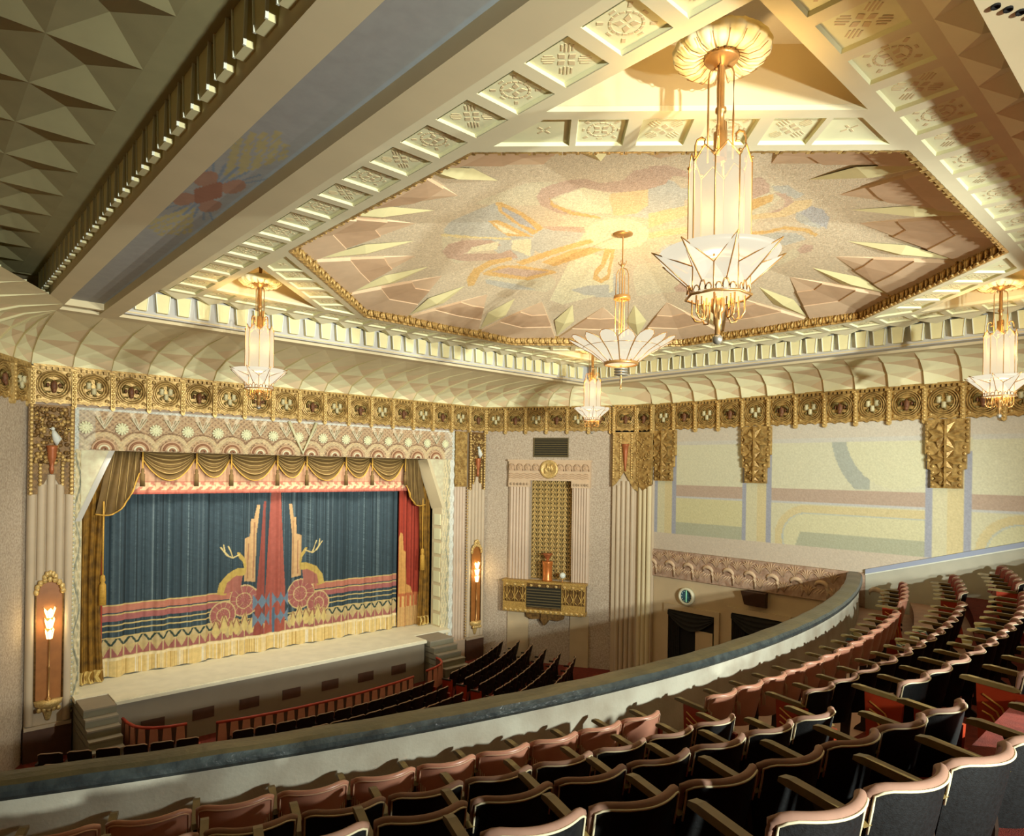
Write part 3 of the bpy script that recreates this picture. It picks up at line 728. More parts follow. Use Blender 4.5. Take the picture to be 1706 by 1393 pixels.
# ---------------------------------------------------------------- the faceted cove
def covebay(name, w0, w1, l0, l1, parent, flip=0, rows=4, lip0=ZL):
    # w0,w1: wall points at the frieze; l0,l1: lip points
    W0_, W1_, L0_, L1_ = (Vector((*p, 0)) for p in (w0, w1, l0, l1))
    def P(u, th, push):
        w = W0_.lerp(W1_, u); l = L0_.lerp(L1_, u)
        k = 1-math.cos(th); z = ZF-0.02 + (lip0-ZF+0.02)*math.sin(th)
        p = w.lerp(l, k); out = (l-w)
        if out.length > 1e-6: out.normalize()
        return Vector((p.x, p.y, z)) + (out*math.cos(th) + Vector((0,0,-1))*math.sin(th))*push
    m = MB(); T = [PI/2*i/rows for i in range(rows+1)]
    V = {}
    def vert(u, th, push):
        key = (round(u,3), round(th,3))
        if key not in V: V[key] = len(m.v); m.v.append(tuple(P(u, th, push)))
        return V[key]
    for i in range(rows):                     # every bay is a shell whose first edge stands proud of its neighbour
        ta, tb = T[i], T[i+1]; tm = (ta+tb)/2
        f0, f1 = 1-(ta/(PI/2))**2, 1-(tb/(PI/2))**2
        A, B = vert(0, ta, 0.065*f0), vert(1, ta, -0.01*f0)
        Dd, Cc = vert(0, tb, 0.065*f1), vert(1, tb, -0.01*f1)
        M = vert(0.5, tm, 0.0)
        k0 = len(m.v); m.v += [tuple(P(0, ta, -0.03)), tuple(P(0, tb, -0.03))]          # the return of the proud edge
        m.f.append((A, Dd, k0+1, k0)); m.m.append(0); m.s.append(False)
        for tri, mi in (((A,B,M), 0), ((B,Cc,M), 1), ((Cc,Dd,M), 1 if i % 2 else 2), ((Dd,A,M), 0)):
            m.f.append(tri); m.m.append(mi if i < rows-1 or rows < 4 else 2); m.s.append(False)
    return m.build(name, [COVEY, COVEP, COVEM], parent)
cove = struct(empty('trim_2')); cove['label'] = 'faceted straw and rose cove below the ceiling'
PW = 0.77
LY, LX = 14.84, 16.98
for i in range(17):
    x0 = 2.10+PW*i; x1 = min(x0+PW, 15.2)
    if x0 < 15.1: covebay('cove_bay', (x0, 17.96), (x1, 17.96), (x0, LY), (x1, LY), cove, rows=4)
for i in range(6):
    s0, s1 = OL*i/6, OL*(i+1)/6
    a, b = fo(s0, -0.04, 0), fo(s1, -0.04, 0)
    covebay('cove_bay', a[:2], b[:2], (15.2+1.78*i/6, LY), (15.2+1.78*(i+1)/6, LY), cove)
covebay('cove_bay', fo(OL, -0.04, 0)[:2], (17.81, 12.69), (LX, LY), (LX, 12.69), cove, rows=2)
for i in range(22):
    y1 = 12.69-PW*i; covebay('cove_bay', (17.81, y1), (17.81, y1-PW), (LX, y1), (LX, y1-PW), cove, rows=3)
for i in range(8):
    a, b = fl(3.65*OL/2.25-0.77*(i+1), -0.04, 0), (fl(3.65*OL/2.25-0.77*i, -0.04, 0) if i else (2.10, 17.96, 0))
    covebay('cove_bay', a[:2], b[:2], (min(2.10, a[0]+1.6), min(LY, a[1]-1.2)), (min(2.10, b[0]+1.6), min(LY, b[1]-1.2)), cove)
# ================================================================ THE GILT FRIEZE
FB = 7.89
def arcpts(c, r, a0, a1, n): return [(c[0]+r*math.cos(a0+(a1-a0)*i/n), c[1]+r*math.sin(a0+(a1-a0)*i/n)) for i in range(n+1)]
def frieze_meshes(w):
    h = ZF-FB; b = MB()
    b.box(0.0, w, -0.02, 0.05, 0.06, h)                                           # plate
    b.box(0.0, w, -0.09, 0.0, h-0.05, h-0.0)                                      # top fillet
    nt = 7
    for i in range(nt): b.box(w*(i+0.2)/nt, w*(i+0.75)/nt, -0.11, -0.02, h-0.115, h-0.05)      # little teeth
    zz_ = [(w*i/6, 0.10 if i % 2 else 0.03) for i in range(7)]                     # zigzag hem
    for (x0, z0), (x1, z1) in zip(zz_[:-1], zz_[1:]):
        b.add([(x0,-0.05,z0),(x1,-0.05,z1),(x1,-0.05,z1+0.05),(x0,-0.05,z0+0.05),(x0,0.03,z0),(x1,0.03,z1),(x1,0.03,z1+0.05),(x0,0.03,z0+0.05)], [(0,1,2,3),(0,4,5,1),(3,2,6,7)], 0)
    for sx in (0.11, w-0.11):
        for sz in (0.17, h-0.19): b.ball((sx,-0.03,sz), 0.05, 0.03, 0.05, n=6, m=4)
    plate = b.mesh('medallion_panel', GOLD)
    r = MB(); cz = h/2+0.0
    R = min(w*0.5-0.045, 0.335)
    prof = []
    for k, rr in enumerate((R, R-0.05, R-0.10)):
        prof += [(rr, -0.02), (rr-0.006, -0.065+0.006*k), (rr-0.028, -0.07+0.006*k), (rr-0.036, -0.03)]
    prof += [(R-0.14, -0.022), (0.0, -0.022)]
    r.lathe(prof, 20, (w/2, 0, cz), axis='y', sm=False)
    ring_ = r.mesh('medallion_ring', GOLD)
    a = MB()                                                                      # ram's head
    c = w/2
    a.ball((c,-0.055,cz-0.01), 0.045, 0.05, 0.085, n=8, m=6, mi=0); a.ball((c,-0.075,cz-0.075), 0.032, 0.03, 0.045, n=8, m=5, mi=0)
    for sg in (-1, 1):
        a.tube([(c+sg*0.02,-0.06,cz+0.06),(c+sg*0.08,-0.07,cz+0.075),(c+sg*0.12,-0.065,cz+0.03),(c+sg*0.105,-0.06,cz-0.035),(c+sg*0.07,-0.06,cz-0.03)], [0.022,0.026,0.024,0.018,0.008], 6, 1)
        a.ball((c+sg*0.075,-0.04,cz+0.0), 0.022, 0.02, 0.035, n=6, m=4, mi=0)
        a.tube([(c+sg*0.04,-0.03,cz-0.10),(c+sg*0.12,-0.035,cz-0.11),(c+sg*0.15,-0.03,cz-0.05)], [0.012,0.02,0.008], 5, 1)
    a.v = [(c+(x-c)*1.5, y*1.25, cz+(z-cz)*1.5) for x, y, z in a.v]
    ram = a.mesh('medallion_relief', [RAM, GREENG])
    a = MB()                                                                      # three little vessels in leaves
    for sx, sz in ((-0.075,0.035),(0.07,0.04),(0.0,-0.055)):
        a.lathe([(0.0,-0.055),(0.032,-0.055),(0.042,-0.02),(0.036,0.03),(0.044,0.05),(0.0,0.055)], 8, (c+sx,-0.045,cz+sz), 0)
    for i in range(7):
        t = i*2*PI/7+0.3; a.tube([(c+0.06*math.cos(t),-0.03,cz+0.06*math.sin(t)),(c+0.12*math.cos(t),-0.045,cz+0.12*math.sin(t)),(c+0.16*math.cos(t+0.3),-0.03,cz+0.16*math.sin(t+0.3))], [0.01,0.026,0.006], 5, 1)
    a.v = [(c+(x-c)*1.35, y*1.25, cz+(z-cz)*1.35) for x, y, z in a.v]
    ves = a.mesh('medallion_relief', [CREAMR, GREENG])
    return plate, ring_, ram, ves
def post_mesh():
    b = MB(); h = ZF-FB
    b.prism([(-0.045,-0.02),(0.0,-0.06),(0.045,-0.02),(0.045,h-0.06),(-0.045,h-0.06)], -0.10, 0.02)
    for i in range(9): b.ball((0,-0.105,0.06+i*0.088), 0.036, 0.026, 0.042, n=6, m=4)
    return b.mesh('frieze_post', GOLDB)
fm = {w: frieze_meshes(w) for w in (0.77, 0.735, 0.62)}
pm_ = post_mesh()
fr_ = struct(empty('trim_3')); fr_['label'] = 'gilt frieze of round medallions between beaded posts'
cnt = [0]
def frieze_run(F, th, s0, w, n, start=0, posts=True):
    pl, rn, ram, ves = fm[w]
    for i in range(n):
        p = F(s0+w*i, 0, FB)
        o = put('medallion_panel', pl, fr_, p, th); put('medallion_ring', rn, o); put('medallion_relief', ram if (i+start) % 2 == 0 else ves, o)
    for i in range(n+1):
        put('frieze_post', pm_, fr_, F(s0+w*i, 0, FB), th)
fs = frame(0, 17.98, 0)
frieze_run(fs, 0, 2.135, 0.77, 17, 0)
frieze_run(frame(OA.x, OA.y, TH), TH, 0.07, 0.735, 6, 1)
frieze_run(frame(17.45-0.10, 14.0-0.06, TH), TH, 0.02, 0.77, 1, 0)
frieze_run(frame(17.73, 13.27, -PI/2), -PI/2, 0.0, 0.62, 1, 0)
frr = frame(17.86, 12.69, -PI/2)
frieze_run(frr, -PI/2, 0.0, 0.77, 22, 1)
fl2 = frame(2.05-3.65, 18.0-3.65*4.0/2.25, -TH)
frieze_run(fl2, -TH, 3.65*OL/2.25-0.735*8-0.04, 0.735, 8, 0)

# ================================================================ PILASTERS
def half_flutes(m, x0, x1, n, z0, z1, dep=0.045, y=0.0, mi=0, tops=None):
    w = (x1-x0)/n
    for i in range(n):
        c = x0+w*(i+0.5); zt = tops[i] if tops else z1
        m.lathe([(w*0.47, z0), (w*0.47, zt)], 8, (c, y, 0), mi, True, 'z', PI, 2*PI)
        m.add([(c-w*0.47,y,zt),(c+w*0.47,y,zt),(c,y-w*0.47,zt)], [(0,1,2)], mi)
def sconce(x, y, rz, label, cz=1.33):
    # glass torchere in its amber niche
    t = empty('wall_sconce', (x, y, cz), rz); tag(t, label, 'sconce', 'niche sconces by the stage')
    MB().lathe([(0.0,0.0),(0.07,0.0),(0.05,0.03),(0.02,0.08),(0.018,0.70),(0.03,0.72),(0.012,0.76),(0.014,1.34),(0.04,1.38)], 10, (0,-0.10,0)).build('stem', BRASS, t)
    for k in range(3):
        m = MB(); z0 = 1.36+0.235*k; r = 0.085+0.012*k
        for i in range(6):
            a0, a1 = i*PI/3, (i+1)*PI/3; am = (a0+a1)/2
            m.add([(0.055*math.cos(a0),-0.10+0.055*math.sin(a0),z0),(0.055*math.cos(a1),-0.10+0.055*math.sin(a1),z0),(r*math.cos(a1),-0.10+r*math.sin(a1),z0+0.17),(r*1.12*math.cos(am),-0.10+r*1.12*math.sin(am),z0+0.235),(r*math.cos(a0),-0.10+r*math.sin(a0),z0+0.17)], [(0,1,2,3,4)], 0)
        g = m.build('glass_tier', LAMPG, t)
        m = MB()
        for i in range(6):
            a0, a1 = i*PI/3, (i+1)*PI/3; am = (a0+a1)/2
            m.tube([(0.057*math.cos(a0),-0.10+0.057*math.sin(a0),z0),(r*1.01*math.cos(a0),-0.10+r*1.01*math.sin(a0),z0+0.17),(r*1.13*math.cos(am),-0.10+r*1.13*math.sin(am),z0+0.235),(r*1.01*math.cos(a1),-0.10+r*1.01*math.sin(a1),z0+0.17)], 0.005, 4)
        m.build('brass_edge', BRASS, g)
    l = bpy.data.lights.new('sconce_bulb', 'POINT'); l.energy = 9; l.color = (1.0, 0.72, 0.34); l.shadow_soft_size = 0.05
    lo = bpy.data.objects.new('sconce_bulb', l); COL.objects.link(lo); lo.parent = t; lo.location = (0, -0.26, 1.72)
    return t
def pilaster(F, th, s0, s1, label, sconce_label, niche=True):
    w = s1-s0; o = F(s0, 0, 0)
    t = empty('pilaster', o, th); tag(t, label, 'pilaster', 'fluted pilasters beside the stage')
    MB().box(0, w, -0.10, 0.0, 0.72, 7.89).build('shaft', FLUTE, t)
    MB().box(-0.02, w+0.02, -0.16, 0.0, 0.0, 0.72).build('plinth', DARKW, t)
    MB().box(-0.01, w+0.01, -0.17, 0.0, 0.70, 0.78).build('plinth_moulding', FLUTE, t)
    n = 5; fw = w/n; tops = [5.9, 6.12, 6.34, 6.12, 5.9]
    for i in range(n):
        m = MB(); zb = 4.0 if (niche and i in (1, 2, 3)) else 0.8
        half_flutes(m, fw*i, fw*(i+1), 1, zb, tops[i], y=-0.10, tops=[tops[i]]); m.build('flute', FLUTE, t)
    # gilt head
    g = MB(); g.box(0.0, w, -0.15, -0.10, 6.95, 7.89); g.prism([(0,6.95),(w,6.95),(w,5.9),(w*0.8,5.9),(w*0.5,6.4),(w*0.2,5.9),(0,5.9)], -0.13, -0.10)
    rr = random.Random(int(s0*100))
    for i in range(130):
        g.ball((w*(0.13+0.74*rr.random()), -0.16, 6.6+1.2*rr.random()), 0.05, 0.035, 0.05, n=6, m=5, mi=i % 2)
    for i in range(8): g.ball((w*(0.18+0.09*i), -0.16, 7.80), 0.035, 0.03, 0.05, n=6, m=5)
    g.build('gilt_head', [GOLDD, GOLD], t)
    for x in (0.055, w-0.055):
        m = MB()
        for i in range(22): m.ball((x, -0.16, 5.92+i*0.092), 0.045, 0.03, 0.05, n=6, m=4)
        m.build('beaded_drop', GOLDB, t)
    for x in (w*0.26, w*0.74):
        m = MB()
        for i in range(8): m.ball((x, -0.155, 6.12+i*0.088), 0.042, 0.03, 0.05, n=6, m=4)
        m.build('beaded_drop', GOLDB, t)
    v = MB().lathe([(0.0,6.34),(0.03,6.36),(0.05,6.46),(0.035,6.52),(0.06,6.62),(0.085,6.72),(0.10,6.92),(0.115,6.98),(0.0,7.0)], 12, (w*0.5,-0.17,0)).build('vase', REDV, t)
    m = MB(); c = w*0.53
    m.tube([(c+0.05,-0.17,7.0),(c+0.06,-0.19,7.12),(c+0.02,-0.2,7.24),(c-0.01,-0.2,7.32)], [0.03,0.085,0.06,0.035], 8); m.ball((c-0.02,-0.2,7.36), 0.042, n=8, m=6); m.ball((c-0.065,-0.2,7.36), 0.025, 0.012, 0.012, n=6, m=4)
    m.tube([(c+0.10,-0.16,7.02),(c+0.12,-0.17,7.14),(c+0.07,-0.18,7.24)], [0.012,0.045,0.02], 6)
    m.build('dove', BIRD, t)
    if niche:
        x0, x1 = w*0.2, w*0.8; c = (x0+x1)/2; hw = (x1-x0)/2
        m = MB(); m.prism([(x0,1.33),(x1,1.33),(x1,3.72)]+arcpts((c,3.72), hw, 0, PI, 8)[1:-1]+[(x0,3.72)], -0.135, -0.10); m.build('niche_back', AMBER, t)
        m = MB(); m.tube([(x0,-0.15,1.33),(x0,-0.15,3.72)]+[(a,-0.15,b) for a, b in arcpts((c,3.72), hw, PI, 0, 8)][1:-1]+[(x1,-0.15,3.72),(x1,-0.15,1.33)], 0.022, 6); m.build('niche_frame', GOLDD, t)
        m = MB()
        for i in range(9):
            a = PI*i/8; m.ball((c+hw*0.95*math.cos(a), -0.18, 3.74+hw*1.05*math.sin(a)), 0.06, 0.04, 0.075, n=6, m=4)
        for i in range(5):
            a = PI*(i+2)/8; m.ball((c+hw*0.55*math.cos(a), -0.19, 3.85+hw*1.15*math.sin(a)), 0.05, 0.04, 0.07, n=6, m=4)
        m.build('crest', GOLDB, t)
        m = MB(); m.lathe([(0.0,0.95),(0.03,0.86),(0.05,0.9),(0.08,1.02),(0.10,1.1),(hw*0.7,1.16),(hw*0.98,1.22),(hw*1.02,1.27),(hw*1.05,1.33),(0.0,1.335)], 14, (c,-0.12,0), 0, True, 'z', PI, 2*PI)
        for i in range(5): m.ball((c-hw*0.7+hw*0.35*i, -0.12-0.14, 1.14), 0.05, 0.03, 0.06, n=6, m=4)
        m.build('bracket', GOLDB, t)
        p = F(s0+c, -0.10, 0)
        sconce(p[0], p[1], th, sconce_label)
    return t
f0 = frame(0, 18.02, 0)
pilaster(f0, 0, 2.06, 2.92, 'fluted tan pilaster with gilt head and white dove, nearest the steps', 'lit three-tier glass torch in the niche of the dove pilaster')
# flat moulding strips between frame and far pilaster
m = MB(); half_flutes(m, 13.88, 14.38, 4, 0.75, 6.2, y=18.02); m.box(13.88, 14.38, 17.93, 18.02, 6.0, 7.89, 1); m.box(13.88, 14.38, 17.9, 18.02, 0, 0.75, 0)
for i in range(30):
    for x in (13.95, 14.1, 14.25): m.ball((x+0.04*math.sin(i*3.1), 17.93, 6.05+i*0.06), 0.035, 0.025, 0.035, n=5, m=4, mi=1)
m.build('return_moulding', [FLUTEP, GOLD], wall_stage)
m = MB()
for i in range(52): m.ball((14.40, 17.90, 0.85+i*0.1), 0.028, n=5, m=4)
m.build('bead_course', GOLDB, wall_stage)
pilaster(f0, 0, 14.43, 15.17, 'fluted rose pilaster with gilt head on the far side of the stage', 'lit three-tier glass torch in the niche beside the organ wall')
# the fluted corner pier
t = empty('corner_pier', (17.45, 14.0, 0), TH); tag(t, 'tall fluted corner pier with gilt head between organ and painted walls', 'pier')
LEN = 0.85
MB().box(0, LEN, -0.12, 0.05, 0, 7.9).build('shaft', FLUTE, t)
for i in range(4):
    m = MB(); half_flutes(m, 0.12+0.155*i, 0.12+0.155*(i+1), 1, 0.0, 6.5, y=-0.12, tops=[6.15+0.14*(1 if i in (1, 2) else 0)]); m.build('flute', FLUTE, t)
g = MB(); g.prism([(0,7.89),(LEN,7.89),(LEN,5.95),(LEN*0.8,6.05),(LEN*0.45,6.6),(LEN*0.15,6.2),(0,6.1)], -0.2, -0.1)
rr = random.Random(4)
for i in range(80):
    x = rr.random(); z = 6.1+1.7*rr.random()
    if z > 6.7-1.0*abs(x-0.45): g.ball((LEN*x, -0.2, z), 0.035, 0.03, 0.04, n=5, m=4)
g.build('gilt_head', GOLD, t)
for x in (0.03, 0.26, 0.62, 0.82):
    m = MB()
    for i in range(18): m.ball((x, -0.215, 6.4+i*0.083), 0.035, 0.025, 0.045, n=6, m=4)
    m.build('beaded_drop', GOLDB, t)
MB().lathe([(0.0,6.6),(0.02,6.62),(0.03,6.72),(0.05,6.9),(0.085,7.25),(0.10,7.42),(0.125,7.46),(0.125,7.50),(0.0,7.50)], 12, (0.42,-0.22,0)).build('vase', REDV, t)
# second face of the pier, along the painted wall
t2 = empty('corner_pier', (17.85, 13.25, 0), -PI/2); tag(t2, 'narrow pale fluted pier face adjoining the painted wall', 'pier')
MB().box(0.0, 0.62, -0.12, 0.0, 0, 7.9).build('shaft', FLUTE, t2)
for i in range(3):
    m = MB(); half_flutes(m, 0.08+0.17*i, 0.25+0.17*i, 1, 0.0, 6.2, y=-0.12, tops=[6.15]); m.build('flute', BEIGE, t2)
g = MB(); g.prism([(0,7.89),(0.62,7.89),(0.62,6.2),(0.3,6.0),(0,6.2)], -0.2, -0.1)
for i in range(50): g.ball((0.05+0.52*rr.random(), -0.2, 6.2+1.6*rr.random()), 0.04, 0.03, 0.04, n=5, m=4)
g.build('gilt_head', GOLD, t2)

# gilt tapering brackets on the painted wall
def bracket_mesh(w):
    m = MB()
    P = [(-w/2,1.60),(w/2,1.60),(w/2,0.80),(w*0.44,0.78),(w*0.44,0.45),(w*0.36,0.42),(w*0.36,0.0),(-w*0.36,0.0),(-w*0.36,0.42),(-w*0.44,0.45),(-w*0.44,0.78),(-w/2,0.80)]
    m.prism(P, -0.10, 0.02)
    for k, zc in enumerate((1.22, 0.66, 0.22)):
        hh = (0.34, 0.24, 0.18)[k]; ww = w*(0.48, 0.42, 0.34)[k]
        for i in range(8):
            a = PI/8+i*PI/4; b = a+PI/4
            p0, p1 = (ww*math.cos(a), zc+hh*math.sin(a)), (ww*math.cos(b), zc+hh*math.sin(b))
            am = (a+b)/2
            m.add([(0,-0.10,zc),(p0[0],-0.11,p0[1]),(p1[0],-0.11,p1[1]),(0.62*ww*math.cos(am),-0.19,zc+0.62*hh*math.sin(am)),(0,-0.17,zc)], [(1,3,4),(3,2,4)])
    m.prism([(-0.022,0.02),(0.022,0.02),(0.022,1.58),(-0.022,1.58)], -0.2, -0.1)
    for sg in (-1, 1):
        for i in range(11): m.ball((sg*w*(0.46-0.10*(i > 6)-0.05*(i > 3)), -0.11, 1.52-0.145*i), 0.045, 0.03, 0.05, n=6, m=4)
    return m.mesh('gilt_bracket', GOLD)
bk = bracket_mesh(0.88)
for n_, yc in enumerate((12.26, 9.18, 4.52, -0.15)):
    o = put('gilt_bracket', bk, wall_right, (17.85, yc, 6.33), -PI/2)
# clock and box speaker
t = empty('wall_clock', (17.86, 11.37, 2.80), -PI/2); tag(t, 'round clock with blue-green face under the leaf frieze', 'clock')
MB().lathe([(0.20,0.0),(0.27,0.0),(0.27,-0.09),(0.245,-0.12),(0.205,-0.12),(0.20,-0.06)], 28, axis='y').build('rim', mat('clock_rim', (224, 206, 168), 0.5), t)
MB().lathe([(0.0,-0.05),(0.205,-0.05)], 28, axis='y').build('dial', mat('clock_dial', (60, 104, 124), 0.25, rgb2=(36, 60, 84), scale=18), t)
m = MB()
for i in range(12):
    a = i*PI/6; m.box(0.17*math.cos(a)-0.012, 0.17*math.cos(a)+0.012, -0.062, -0.05, 0.17*math.sin(a)-0.012, 0.17*math.sin(a)+0.012)
m.build('hour_marks', mat('clock_mark', (190, 214, 204), 0.5), t)
m = MB(); m.box(-0.012, 0.012, -0.075, -0.06, -0.16, 0.19); m.build('hand', mat('clock_hand', (140, 214, 160), 0.4, emit=0.6), t)
t = empty('wall_speaker', (17.86, 9.1, 2.84), -PI/2); tag(t, 'dark brown box speaker mounted high beside the second doorway', 'speaker')
m = MB(); m.add([(-0.3,-0.02,0),(0.3,-0.02,0),(0.3,0,0.44),(-0.3,0,0.44),(-0.3,-0.2,0.05),(0.3,-0.2,0.05),(0.36,-0.3,0.44),(-0.36,-0.3,0.44)], [(0,1,5,4),(4,5,6,7),(7,6,2,3),(0,4,7,3),(1,2,6,5)]); m.build('cabinet', mat('speaker_brown', (66, 44, 30), 0.6), t)
m = MB(); m.add([(-0.25,-0.205,0.1),(0.25,-0.205,0.1),(0.29,-0.285,0.40),(-0.29,-0.285,0.40)], [(0,1,2,3)]); m.build('grille_cloth', mat('speaker_cloth', (50, 34, 24), 0.9), t)
# ================================================================ THE ORGAN WALL
og = struct(empty('trim_4', (15.2, 18.0, 0), TH)); og['label'] = 'rose organ screen surround on the splayed wall'
for x0, x1 in ((1.0, 1.71), (3.23, 3.82)):
    MB().box(x0, x1, -0.10, 0.02, 2.8, 6.25).build('pilaster_shaft', FLUTEP, og)
    n = 6; w = (x1-x0-0.06)/n
    for i in range(n):
        m = MB(); half_flutes(m, x0+0.03+w*i, x0+0.03+w*(i+1), 1, 2.85, 6.05, y=-0.10); m.build('flute', FLUTEP, og)
    m = MB(); m.box(x0-0.03, x1+0.03, -0.15, 0.02, 6.02, 6.26)
    for i in range(6): m.lathe([(0.0,0),(0.05,0),(0.05,0.03),(0.0,0.05)], 8, (x0+0.06+(x1-x0-0.12)*i/5, -0.15, 6.12), axis='y')
    m.build('capital', PINK, og)
    MB().box(x0-0.02, x1+0.02, -0.06, 0.0, 0.0, 1.72).build('pier_base', TANW, og)
m = MB(); m.box(0.97, 3.85, -0.13, 0.02, 6.25, 6.94); m.box(0.94, 3.88, -0.17, 0.02, 6.90, 6.96)
m.build('lintel', PINK, og)
m = MB(); m.prism(arcpts((0,0), 0.10, 0, 2*PI, 10)[:-1], -0.03, 0.0); m.lathe([(0.05,-0.03),(0.03,-0.05),(0.0,-0.05)], 8, (0,0,0), axis='y'); m.tube([(-0.11,-0.02,-0.10),(-0.11,-0.02,0.06),(-0.05,-0.03,0.13),(0.05,-0.03,0.13),(0.11,-0.02,0.06),(0.11,-0.02,-0.10)], 0.02, 6)
pal = m.mesh('palmette', PINKD)
for i in range(10):
    x = 1.1+0.288*i
    if not 2.1 < x < 2.75: put('palmette', pal, og, (x, -0.13, 6.68))
for k in range(3):
    m = MB(); m.tube([(0.99+0.05*i, -0.14, 6.34+0.065*k+0.02*math.sin(i*1.3)) for i in range(57)], 0.014, 5); m.build('wave_moulding', PINKD, og)
m = MB(); m.lathe([(0.0,-0.05),(0.22,-0.05),(0.25,-0.07),(0.30,-0.07),(0.32,-0.03),(0.32,0)], 28, (2.42,-0.13,6.64), axis='y')
for i in range(6):
    m.lathe([(0.0,-0.11),(0.03,-0.11),(0.05,0.0),(0.03,0.1),(0.0,0.11)], 6, (2.42+0.08*math.cos(i*1.9)*1.4, -0.2, 6.66+0.07*math.sin(i*2.3)))
m.build('boss', GOLDB, og)
# gilt grille: columns of pierced ornament
MB().box(1.71, 3.23, 0.28, 0.30, 2.85, 6.26).build('grille_back', VENTD, og)
m = MB()
for i in range(22):
    z = i*0.155
    m.lathe([(0.03,0.0),(0.062,-0.01),(0.07,-0.03),(0.045,-0.045),(0.03,-0.02)], 8, (0,0,0.08+z), axis='y')
    m.box(-0.095,-0.055,-0.03,0.0,z+0.02,z+0.065); m.box(0.055,0.095,-0.03,0.0,z+0.02,z+0.065); m.box(-0.06,0.06,-0.02,0,z-0.006,z+0.012)
m.box(-0.012,0.012,-0.035,0,0,3.41); m.box(-0.1,-0.085,-0.02,0,0,3.41); m.box(0.085,0.1,-0.02,0,0,3.41)
gc = m.mesh('grille_column', GOLDB)
for i in range(7): put('grille_column', gc, og, (1.82+0.217*i, 0.27, 2.85))
# vents
def vent(name, x, z, w, h, d, label, n=6):
    t = empty(name, frame(15.2,18.0,TH)(x, d, z), TH); tag(t, label, 'vent')
    MB().box(0, w, -0.01, 0.02, 0, h).build('backing', VENTD, t)
    m = MB(); m.box(-0.03,0,-0.05,0.02,-0.03,h+0.03); m.box(w,w+0.03,-0.05,0.02,-0.03,h+0.03); m.box(0,w,-0.05,0.02,-0.03,0); m.box(0,w,-0.05,0.02,h,h+0.03); m.build('frame', VENTM, t)
    for i in range(n):
        z0 = h*(i+0.25)/n
        b = MB(); b.add([(0,-0.035,z0),(w,-0.035,z0),(w,0.0,z0+h/n*0.55),(0,0.0,z0+h/n*0.55),(0,-0.03,z0+0.014),(w,-0.03,z0+0.014)], [(0,1,5,4),(4,5,2,3),(0,3,2,1)]); b.build('slat', VENTM, t)
vent('wall_vent', 1.86, 7.08, 1.17, 0.61, 0.0, 'grey slatted vent above the organ surround', 8)
# the little gilt balcony box
t = empty('organ_balcony', frame(15.2,18.0,TH)(0.9, 0, 1.76), TH); tag(t, 'pierced gilt balcony box below the organ grille', 'balcony')
W, H, D = 2.88, 1.06, 0.34
MB().box(0, W, -D, 0.0, 0, 0.12).build('floor_slab', PLEAT, t)
MB().box(0.02, W-0.02, -D+0.03, 0.0, 0.1, H-0.05).build('back_panel', GOLDD, t)
MB().box(-0.03, W+0.03, -D-0.04, 0.0, H-0.05, H+0.02).build('top_rail', PLEAT, t)
for x0, x1 in ((0.0, 0.84), (2.06, W)):
    m = MB(); m.box(x0, x1, -D, -D+0.03, 0.12, 0.34); m.box(x0, x1, -D, -D+0.03, 0.88, H-0.05); m.box(x0, x0+0.05, -D, -D+0.03, 0.34, 0.88); m.box(x1-0.05, x1, -D, -D+0.03, 0.34, 0.88); m.build('fret_frame', PLEAT, t)
    for i in range(3):
        c = x0+0.14+i*(x1-x0-0.28)/2
        m = MB()
        for sg in (-1, 1):
            m.tube([(c,-D,0.34),(c+sg*0.03,-D,0.55),(c+sg*0.11,-D,0.70),(c+sg*0.10,-D,0.84),(c+sg*0.03,-D,0.88)], 0.018, 5); m.tube([(c,-D,0.5),(c+sg*0.13,-D,0.36)], 0.016, 5)
        m.box(c-0.015, c+0.015, -D-0.01, -D+0.02, 0.34, 0.88); m.build('fret', PLEAT, t)
ros = MB().ball((0,0,0), 0.06, 0.03, 0.05, n=8, m=5).mesh('rosette', GOLDB)
for i in range(10): put('rosette', ros, t, (0.14+i*0.29, -D-0.02, 0.93))
for i in range(16): put('rosette', ros, t, (0.10+i*0.178, -D-0.005, 0.06))
m = MB(); m.prism([(0.78,0.0),(2.12,0.0),(2.10,-0.18),(1.9,-0.26),(1.62,-0.22),(1.5,-0.40),(1.45,-0.44),(1.40,-0.40),(1.28,-0.22),(1.0,-0.26),(0.80,-0.18)], -0.18, 0.0); m.prism([(1.33,0.0),(1.57,0.0),(1.57,-0.25),(1.45,-0.42),(1.33,-0.25)], -0.25, -0.1); m.build('corbel', GOLDD, t)
vg = MB().box(0.84, 2.06, -D-0.02, -D+0.02, 0.20, 0.88).build('vent_grille', VENTD, t)
for i in range(7):
    z0 = 0.22+0.094*i; b = MB(); b.box(0.86, 2.04, -D-0.06, -D-0.02, z0, z0+0.028); b.build('slat', VENTM, vg)
p = frame(15.2,18.0,TH)(2.40, -0.08, 2.84)
t = empty('floor_urn', p, TH); tag(t, 'tall copper urn before the organ grille', 'urn')
MB().lathe([(0.0,0),(0.17,0.0),(0.18,0.04),(0.16,0.08),(0.165,0.50),(0.19,0.62),(0.19,0.66),(0.0,0.66)], 16).build('body', URN, t)
MB().lathe([(0.0,0.66),(0.06,0.66),(0.05,0.72),(0.09,0.80),(0.17,0.90),(0.18,0.93),(0.0,0.93)], 16).build('bowl', REDV, t)
p = frame(15.2,18.0,TH)(2.95, -0.16, 2.84)
t = empty('globe_lamp', p, TH); tag(t, 'small white globe lamp on the gilt balcony rail', 'lamp')
MB().lathe([(0.0,0),(0.05,0.0),(0.02,0.03),(0.015,0.12)], 10).build('stem', BRASS, t); MB().ball((0,0,0.22), 0.105, n=14, m=10).build('globe', GLOBE, t)

